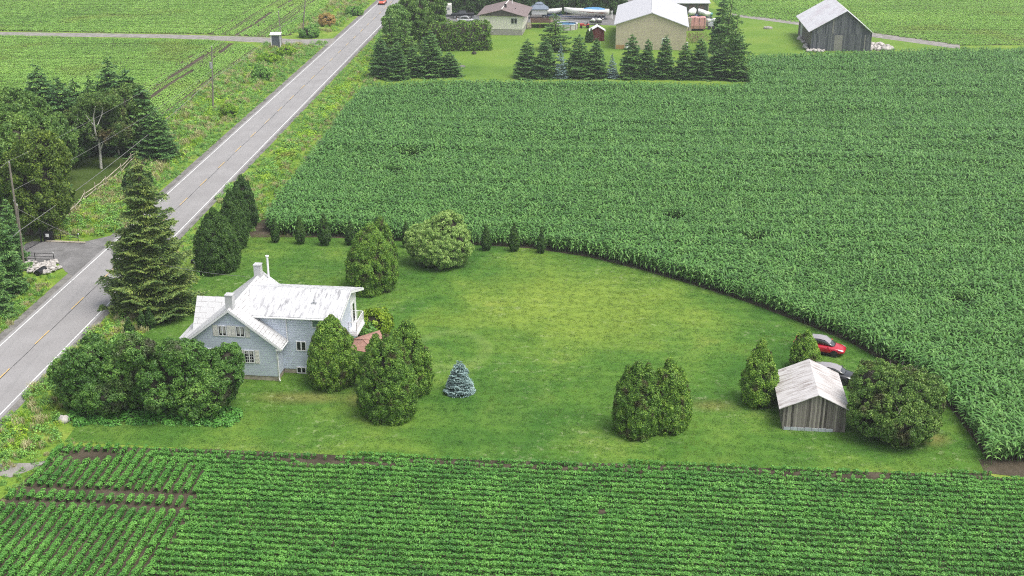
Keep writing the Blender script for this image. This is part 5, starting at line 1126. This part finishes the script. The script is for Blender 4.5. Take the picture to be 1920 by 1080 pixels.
# jet ski, tractor
def small_vehicle(name,label,cat,g,col,kind,rz_=0):
    t=thing(name,label,cat,(g[0],g[1]+.5,0),rz_); 
    if kind=='jet':
        rings=[[(x,0,.5),(x,-w,.62),(x,-w*.95,.85),(x,-w*.4,z),(x,w*.4,z),(x,w*.95,.85),(x,w,.62)] for x,w,z in ((-1.5,.45,.95),(-1,.58,1.25),(-.2,.6,1.3),(.2,.6,1.15),(.8,.5,1.35),(1.5,.12,.95))]
        mb=MB(); mb.loft(rings); mb.build('hull',MC['rubber'],t,smooth=True)
        mb=MB(); mb.loft([[(x,-w,.9),(x,-w*.5,z),(x,w*.5,z),(x,w,.9)] for x,w,z in ((.1,.5,1.3),(.6,.5,1.6),(1.4,.15,1.05))]); mb.build('hood',MC['white_paint'],t,smooth=True)
        mb=MB(); mb.loft([[(x,-w,1.1),(x,-w*.5,z),(x,w*.5,z),(x,w,1.1)] for x,w,z in ((-1.45,.35,1.3),(-.8,.4,1.55),(-.1,.35,1.35))]); mb.build('seat',MC['white_paint'],t,smooth=True)
        mb=MB(); mb.box(-1.4,1.6,-.5,.5,.3,.42); mb.tube([(-.2,-.7,.3),(-.2,.7,.3)],.3,10); mb.build('trailer',MC['grey_metal'],t)
    else:
        mb=MB(); mb.box(.2,1.25,-.35,.35,.55,1.05); mb.box(-.8,.2,-.5,.5,.5,.72); mb.box(-1.,-.35,-.62,.62,.72,.95); mb.build('body',col,t,bevel=.08)
        mb=MB(); mb.box(-.6,-.2,-.25,.25,.95,1.05); mb.box(-.7,-.58,-.25,.25,1.0,1.45); mb.build('seat',MC['rubber'],t,bevel=.04)
        mb=MB(); mb.tube([(.2,0,1.0),(-.0,0,1.35)],.03,5); mb.tube([(-.03,-.2,1.35),(-.03,.2,1.35)],.03,5); mb.build('steering_wheel',MC['rubber'],t)
        for x,r in ((-.6,.42),(.9,.28)):
            for sy in (-.55,.55): mb=MB(); mb.tube([(x,sy-.12,r),(x,sy+.12,r)],r,12); mb.build('wheel',MC['rubber'],t)
    return t
small_vehicle('lawn_tractor','red lawn tractor on the grass beside the pool','tractor',G(1097,53),M('tractor_red',(.50,.07,.06),.4),'t',math.pi)
small_vehicle('jet_ski','white and black watercraft on a trailer behind the red shed','jet ski',G(1117,47),None,'jet',math.pi)
# pickup, trailer box, silver car, quad
g=G(865,35); t=thing('pickup_truck','black pickup truck parked beside the bungalow','truck',(g[0]+.3,g[1]+1.1,0),math.pi); bk=paint('truck_black',(.018,.02,.026),.25)
mb=MB(); mb.loft([[(x,-w,.5),(x,-w,z),(x,-w*.85,z+.1),(x,w*.85,z+.1),(x,w,z),(x,w,.5)] for x,w,z in ((-2.9,.9,1.15),(-2.85,.97,1.2),(-.7,.98,1.2),(1.3,.98,1.2),(2.5,.93,1.12),(2.85,.85,1.0))]); mb.build('body',bk,t,bevel=.03)
mb=MB(); mb.loft([[(x,-w,1.25),(x,-w*.85,z),(x,w*.85,z),(x,w,1.25)] for x,w,z in ((-.95,.88,1.3),(-.75,.88,1.85),(.7,.88,1.88),(1.5,.86,1.32))]); mb.build('cab',MC['car_glass'],t,smooth=False)
mb=MB(); mb.box(-2.75,-1.1,-.8,.8,1.305,1.32); mb.build('bed_cover',MC['rubber'],t); mb=MB(); mb.box(-1.6,1.6,-1.02,-.985,.62,.72); mb.build('side_step',MC['grey_metal'],t)
for x in (-1.8,1.85):
    for sy in (-.9,.9): mb=MB(); mb.tube([(x,sy-.13,.42),(x,sy+.13,.42)],.42,14); wo=mb.build('wheel',MC['rubber'],t); mb=MB(); mb.tube([(x,sy-.14,.42),(x,sy+.14,.42)],.25,10); mb.build('rim',MC['grey_metal'],wo)
g=G(841,31); t=thing('camper_trailer','pale boxy trailer behind the pickup truck','trailer',(g[0],g[1]+1,0)); mb=MB(); mb.box(-.75,.75,-.9,1.6,.5,3.0); mb.build('box',MC['cream_paint'],t,bevel=.12); mb=MB(); mb.box(-.3,.3,-.93,-.905,1.6,2.2); mb.build('vent',MC['grey_metal'],t); mb=MB(); mb.box(-1.2,1.2,-1.2,1.4,.35,.48); mb.tube([(-1,-.9,.32),(-1,1.2,.32)],.3,10); mb.tube([(1,-.9,.32),(1,1.2,.32)],.3,10); mb.build('chassis',MC['grey_metal'],t)
g=G(868,44); car('silver_car','silver car roof showing above the clipped hedge',(g[0]+.6,g[1]+1.5,0),R(-5),paint('car_silver',(.45,.46,.47),.3),L=4.5,Hh=1.6)
g=G(896,41); t=thing('utility_trailer','grey blue utility trailer between hedge and bungalow','trailer',(g[0],g[1],0)); mb=MB(); mb.box(-1.2,1.2,0,1.4,.5,.6); mb.build('floor',MC['grey_metal'],t); mb=MB()
for x in np.linspace(-1.2,1.2,6): mb.box(x-.05,x+.05,-.05,0,.5,1.5)
mb.box(-1.25,1.25,-.06,-.052,.9,1.0); mb.box(-1.25,1.25,-.06,-.052,1.4,1.5); mb.build('side_panel',M('blue_grey_panel',(.22,.28,.33),.6),t)
mb=MB(); mb.tube([(-.3,-.1,.3),(-.3,1.5,.3)],.3,10); mb.build('wheel',MC['rubber'],t)
# beige garage
b=G(1153.8,92); t=thing('beige_garage','large beige metal garage with pale grey roof','garage',(b[0],b[1],0),R(-6.4)); siding('beige_siding',(.58,.50,.375),.3)
roofmat('grey_roof',(.52,.52,.54),(.48,.48,.52),axis=1,step=.0,amt=.6,sscale=.3,pos=(.4,.65))
W_=15.1; DP=27.5; pk=(7.6,7.9)
mb=MB(); mb.prism([(0,0,0),(W_,0,0),(W_,0,5.15),(pk[0],0,7.8),(0,0,5.35)],(0,DP,0)); mb.build('wall',MC['beige_siding'],t)
mb=MB(); mb.slab([(-.5,-.35,5.3),(pk[0],-.35,7.98),(pk[0],DP+.3,7.98),(-.5,DP+.3,5.3)],.15); mb.build('roof',MC['grey_roof'],t)
mb=MB(); mb.slab([(pk[0]+.003,-.35,7.98),(W_+.5,-.35,5.1),(W_+.5,DP+.3,5.1),(pk[0]+.003,DP+.3,7.98)],.15); mb.build('roof',MC['grey_roof'],t)
mb=MB(); mb.box(pk[0]-.12,pk[0]+.12,-.3,DP+.2,7.99,8.05); mb.build('ridge_cap',MC['white_paint'],t)
window(t,10.05,11.2,1.28,2.42,0,curt=False,rows=2,fr=.13)
mb=MB(); mb.box(.1,1.9,-.03,-.003,.05,.9); mb.build('stain_panel',M('ochre_panel',(.42,.25,.10),.8,var=.2),t)
g=G(1174.5,92)
for dx,hh,lab in ((0,1.5,'taller left gas cylinder against the beige garage wall'),(.62,1.2,'shorter right gas cylinder against the beige garage wall')):
    t=thing('gas_cylinder',lab,'gas cylinder',(g[0]+dx,g[1]-.9,0),0,'white gas cylinders at the garage'); mb=MB(); mb.tube([(0,0,0),(0,0,.15),(0,0,hh-.2),(0,0,hh)],[.2,.28,.28,.1],12); mb.build('tank',MC['white_paint'],t); mb=MB(); mb.cyl((0,0,hh),.06,.12,8); mb.build('valve',MC['grey_metal'],t)
g=G(1288,92); mb=MB(); mb.box(g[0]-.2,g[0]+.2,g[1],g[1]+.3,0,1.5); tag(mb.build('meter_box',MC['white_paint'],bevel=.03),'white upright box at the right corner of the beige garage','utility box')
# long low building behind
g=G(1281,28); t=thing('long_shed','long low building with pale roof behind the beige garage','shed',(g[0]-9,g[1],0))
mb=MB(); mb.box(0,15.3,1.,9.,0,2.9); mb.build('wall',M('shed_grey',(.14,.135,.14),.8,var=.3,scale=.8),t)
mb=MB(); mb.slab([(-.3,0,2.95),(15.8,0,2.95),(15.8,9,4.3),(-.3,9,4.3)],.15); mb.build('roof',MC['grey_roof'],t)
mb=MB(); mb.box(15.25,15.45,.4,.6,0,2.8); mb.build('post',MC['rail_wood'],t)
for dx in (8,10.5,12.8): mb=MB(); mb.box(dx,dx+1.6,.96,.997,0,2.4); mb.build('door',M('shed_door',(.20,.13,.14),.8,var=.2),t)
# stored things right of the garage
g=G(1308,58); t=thing('covered_trailer','high trailer under a faded pink tarpaulin beside the garage','trailer',(g[0]-1.2,g[1],0)); M('pink_tarp',(.52,.27,.25),.8,var=.25,scale=1.5)
mb=MB(); mb.loft([[(x,0,.5),(x,-.1,1.2),(x,.05,3.0+z),(x,1.2,3.2+z),(x,2.4,2.9),(x,2.5,.5)] for x,z in ((-.4,0),(.5,.12),(1.4,-.05),(2.4,.1),(3.0,0))]); mb.build('tarpaulin',MC['pink_tarp'],t)
mb=MB(); 
for x in (.3,1.5,2.7): mb.tube([(x,-.14,.5),(x,.0,3.1)],.05,5)
mb.build('strap',MC['deck_wood'],t); mb=MB(); mb.box(-.3,2.9,.1,2.4,.3,.49); mb.tube([(.6,.1,.3),(.6,2.4,.3)],.3,8); mb.tube([(2,.1,.3),(2,2.4,.3)],.3,8); mb.build('chassis',MC['rubber'],t)
g=G(1291,58); t=thing('wooden_crate','tall wooden crate between the garage and the pink tarpaulin','crate',(g[0]-.6,g[1],0)); mb=MB(); mb.box(0,1.25,0,1.8,0,3.0); mb.build('box',MC['rail_wood'],t,bevel=.03); mb=MB(); mb.box(-.03,1.28,-.05,-.003,1.4,1.55); mb.box(.55,.7,-.06,-.0035,.1,2.95); mb.build('batten',MC['pole_wood'],t)
for px_,py_,rz_,lab in ((1317,42,.9,'white boat bow raised behind the pink tarpaulin'),(1298,40,.3,'white small boat beside the crate under the long shed eaves')): g=G(px_,py_); boat(lab,(g[0],g[1],.9),rz_+R(60),4.5,1.8,1.2,True,1,False,'small_boat')
g=G(1325,40); t=thing('boat_dinghy','turquoise dinghy standing by the long shed wall','boat',(g[0],g[1],1.2),R(20)); mb=MB(); mb.loft([[(x,0,.0),(x,-w,.5),(x,-w*.9,.8),(x,w*.9,.8),(x,w,.5)] for x,w in ((-1.2,.5),(0,.65),(1,.4),(1.5,.05))]); mb.build('hull',M('turquoise',(.16,.38,.44),.5),t,smooth=True); mb=MB(); mb.box(-.8,.8,-.3,.3,-1.2,.1); mb.build('stand',MC['rail_wood'],t)
g=G(1333,55); t=thing('covered_machine','white and grey machine under covers right of the pink tarpaulin','machine',(g[0],g[1],0),R(15))
mb=MB(); mb.box(-.8,.8,0,1.4,.5,1.6); mb.box(-.2,1.3,.2,1.2,1.6,2.3); mb.build('body',M('machine_grey',(.40,.42,.45),.5,var=.2),t,bevel=.15); mb=MB(); mb.box(-1.,-.1,-.1,1,1.75,2.4); mb.box(.5,1.6,-.1,.8,1.9,2.5); mb.build('cover',MC['white_paint'],t,bevel=.18)
for x in (-.5,.6): mb=MB(); mb.tube([(x,-.2,.4),(x,0,.4)],.4,12); mb.build('wheel',MC['rubber'],t)
rgb=np.random.default_rng(9); M('dry_stalk',(.20,.10,.11),.9,var=.3)
P=np.stack([rgb.normal(0,1.6,700),rgb.normal(0,1.,700),rgb.uniform(0,2.2,700)],1); g=G(1306,80); V,Fq=leafquads(P,rgb.normal(0,1,(700,3)),.7,.06,rgb,.5,1.); o=link('brush_heap',mesh_np('brush_heap',V,Fq,MC['dry_stalk'])); o.location=(g[0],g[1],0); tag(o,'reddish brown heap of cut brush right of the beige garage','brush',kind='stuff')
# yard conifers
YG='conifers screening the yard along the corn'
rows=[(988,75,148,52,0,'dark spruce at the left end of the row along the corn'),(1022,72,148,46,1,'brownish spruce second from the left end of the row'),(1051,84,148,30,4,'narrow blue spruce left in the row'),(1084,65,148,52,2,'dark spruce between the left blue spruce and the red shed'),(1117,73,148,46,0,'dark spruce directly in front of the red shed'),
(1147,101,148,26,4,'small blue spruce at the left corner of the garage'),(1183,64,149,48,1,'tall spruce in front of the gas cylinders'),(1213,73,149,36,2,'slim spruce in front of the garage middle'),(1246,68,149,42,0,'spruce in front of the garage window'),(1283,80,150,42,1,'spruce at the right corner of the garage'),(1311,72,150,50,2,'spruce in front of the brush heap'),(1345,92,150,54,0,'broad low spruce near the right end of the row')]
for cx,top,bot,wd,kd,lab in rows: conifer(lab,cx,top,bot,wd,kd,YG)
conifer('tall narrow spruce closing the right end of the row',1375,28,150,62,3,YG); conifer('second tall spruce behind the right end of the row',1362,-12,118,56,3,YG); conifer('tall dark spruce beside the stored boats',1350,-10,100,44,0,YG); conifer('tall dark spruce at the edge of the field right of the yard',1380,60,152,46,2,YG)
conifer('light green open spruce on the yard lawn beside the pool',1040,26,98,62,3,'spruces on the yard lawn')
WG='trees between the road and the clipped hedge'
for cx,top,bot,wd,kd,lab in [(716,66,148,44,1,'dark spruce nearest the road at the corn corner'),(746,78,151,46,0,'dark spruce second from the road at the corn corner'),(775,86,146,40,2,'low spruce between the two tallest in front of the hedge'),(809,60,146,62,0,'tall spruce with a reddish tip in front of the hedge'),(843,97,145,50,1,'small ragged spruce at the right end of the roadside group'),(735,26,120,56,3,'light green spruce behind the roadside group'),(760,45,118,54,3,'fresh green spruce between road and hedge')]: conifer(lab,cx,top,bot,wd,kd,WG)
decid('tall leafy tree at the road left of the clipped hedge',772,-14,95,70,130,'ash_leaf',cb=80,leaf=.36,rc=.8,group=WG); decid('leafy tree reaching the top of the photo beside the hedge',805,-20,85,66,131,'ash_leaf',cb=65,leaf=.36,rc=.8,group=WG); decid('dark leafy tree leaning over the road edge',742,8,105,50,132,'conifer_fresh',cb=90,leaf=.36,rc=.8,group=WG)
for cx,cy,lab in ((889,101,'dark flat stone slab on the yard lawn below the hedge'),(867,127,'pale round stone on the yard lawn beside the ragged spruce')):
    g=G(cx,cy); V,Fq=rock_mesh(cx,.75); o=link('garden_stone',mesh_np('garden_stone',V*[1,.9,.55],Fq,MC['branch_dark'] if cx>880 else MC['shoulder'])); o.location=(g[0],g[1],.2); tag(o,lab,'stone','stones on the yard lawn')
# ================================================================== grey barn, far right
b=G(1519.2,94.7); b2_=G(1627,93.2); an=R(-5); t=thing('grey_barn','old grey plank barn with white metal roof beyond the corn','barn',(b[0],b[1],0),an)
planks('barn_planks',(.055,.065,.078),(.18,.185,.20),.28,split=3.6,pale=(.30,.29,.27)); planks('barn_side',(.08,.075,.065),(.24,.22,.20),.28,axis=1)
roofmat('barn_roof',(.62,.62,.64),(.50,.45,.48),amt=.8,sscale=.45,vs=(1,.4,1),pos=(.42,.62))
mb=MB(); mb.prism([(0,0,0),(12.7,0,0),(12.7,0,3.9),(7.0,0,8.35),(0,0,4.3)],(0,.2,0)); mb.build('wall',MC['barn_planks'],t)
mb=MB(); mb.prism([(.01,.2,0),(12.69,.2,0),(12.69,.2,3.85),(7.0,.2,8.25),(.01,.2,4.25)],(0,20.5,0)); mb.build('wall',MC['barn_side'],t)
mb=MB(); mb.slab([(-.7,-.45,4.05),(7.0,-.45,8.6),(7.0,21.3,8.6),(-.7,21.3,4.05)],.1); mb.build('roof',MC['barn_roof'],t)
mb=MB(); mb.slab([(7.003,-.45,8.6),(13.3,-.45,3.65),(13.3,21.3,3.65),(7.003,21.3,8.6)],.1); mb.build('roof',MC['barn_roof'],t)
mb=MB(); mb.box(4.9,6.6,-.05,-.003,.0,3.4); mb.box(4.25,4.6,-.04,-.003,3.7,6.6); mb.box(11.2,11.45,-.04,-.003,.1,3.5); mb.build('loose_board',M('pale_board',(.25,.24,.225),.9,var=.25),t)
mb=MB(); mb.box(-.05,-.005,14,17,.3,3.6); mb.build('door',M('pale_sheet',(.42,.44,.46),.7),t)
mb=MB(); mb.box(-.05,-.005,1.5,4,.0,.9); mb.build('opening',MC['rubber'],t)
rocks('stone_heap','long heap of pale field stones at the right foot of the grey barn',[G(1628,95),G(1628,84),G(1650,84),G(1672,93),G(1660,96)],60,.35,.8,5)
rocks('stone_footing','loose stones along the left foot of the grey barn',[G(1496,72),G(1503,70),G(1519,94),G(1545,96),G(1540,99),G(1512,98)],50,.2,.5,6)
g=G(1440,53.5); mb=MB(); mb.cyl((g[0],g[1],0),1.05,.35,16); mb.cyl((g[0],g[1],.35),.5,.12,12); tag(mb.build('well_cover',MC['concrete']),'round concrete well cover on the lawn left of the barn','well cover')

# ================================================================== the air
hm,ht,hb=nt('haze_air'); ht.nodes.remove(hb)
pv_=ht.nodes.new('ShaderNodeVolumePrincipled'); pv_.inputs['Color'].default_value=(.93,.96,1,1); pv_.inputs['Density'].default_value=.00030; pv_.inputs['Anisotropy'].default_value=.3
ht.links.new(pv_.outputs[0],ht.nodes['Material Output'].inputs['Volume'])
mb=MB(); mb.box(-950,950,-60,1850,-1.5,60); hz=mb.build('haze',hm); hz['kind']='stuff'
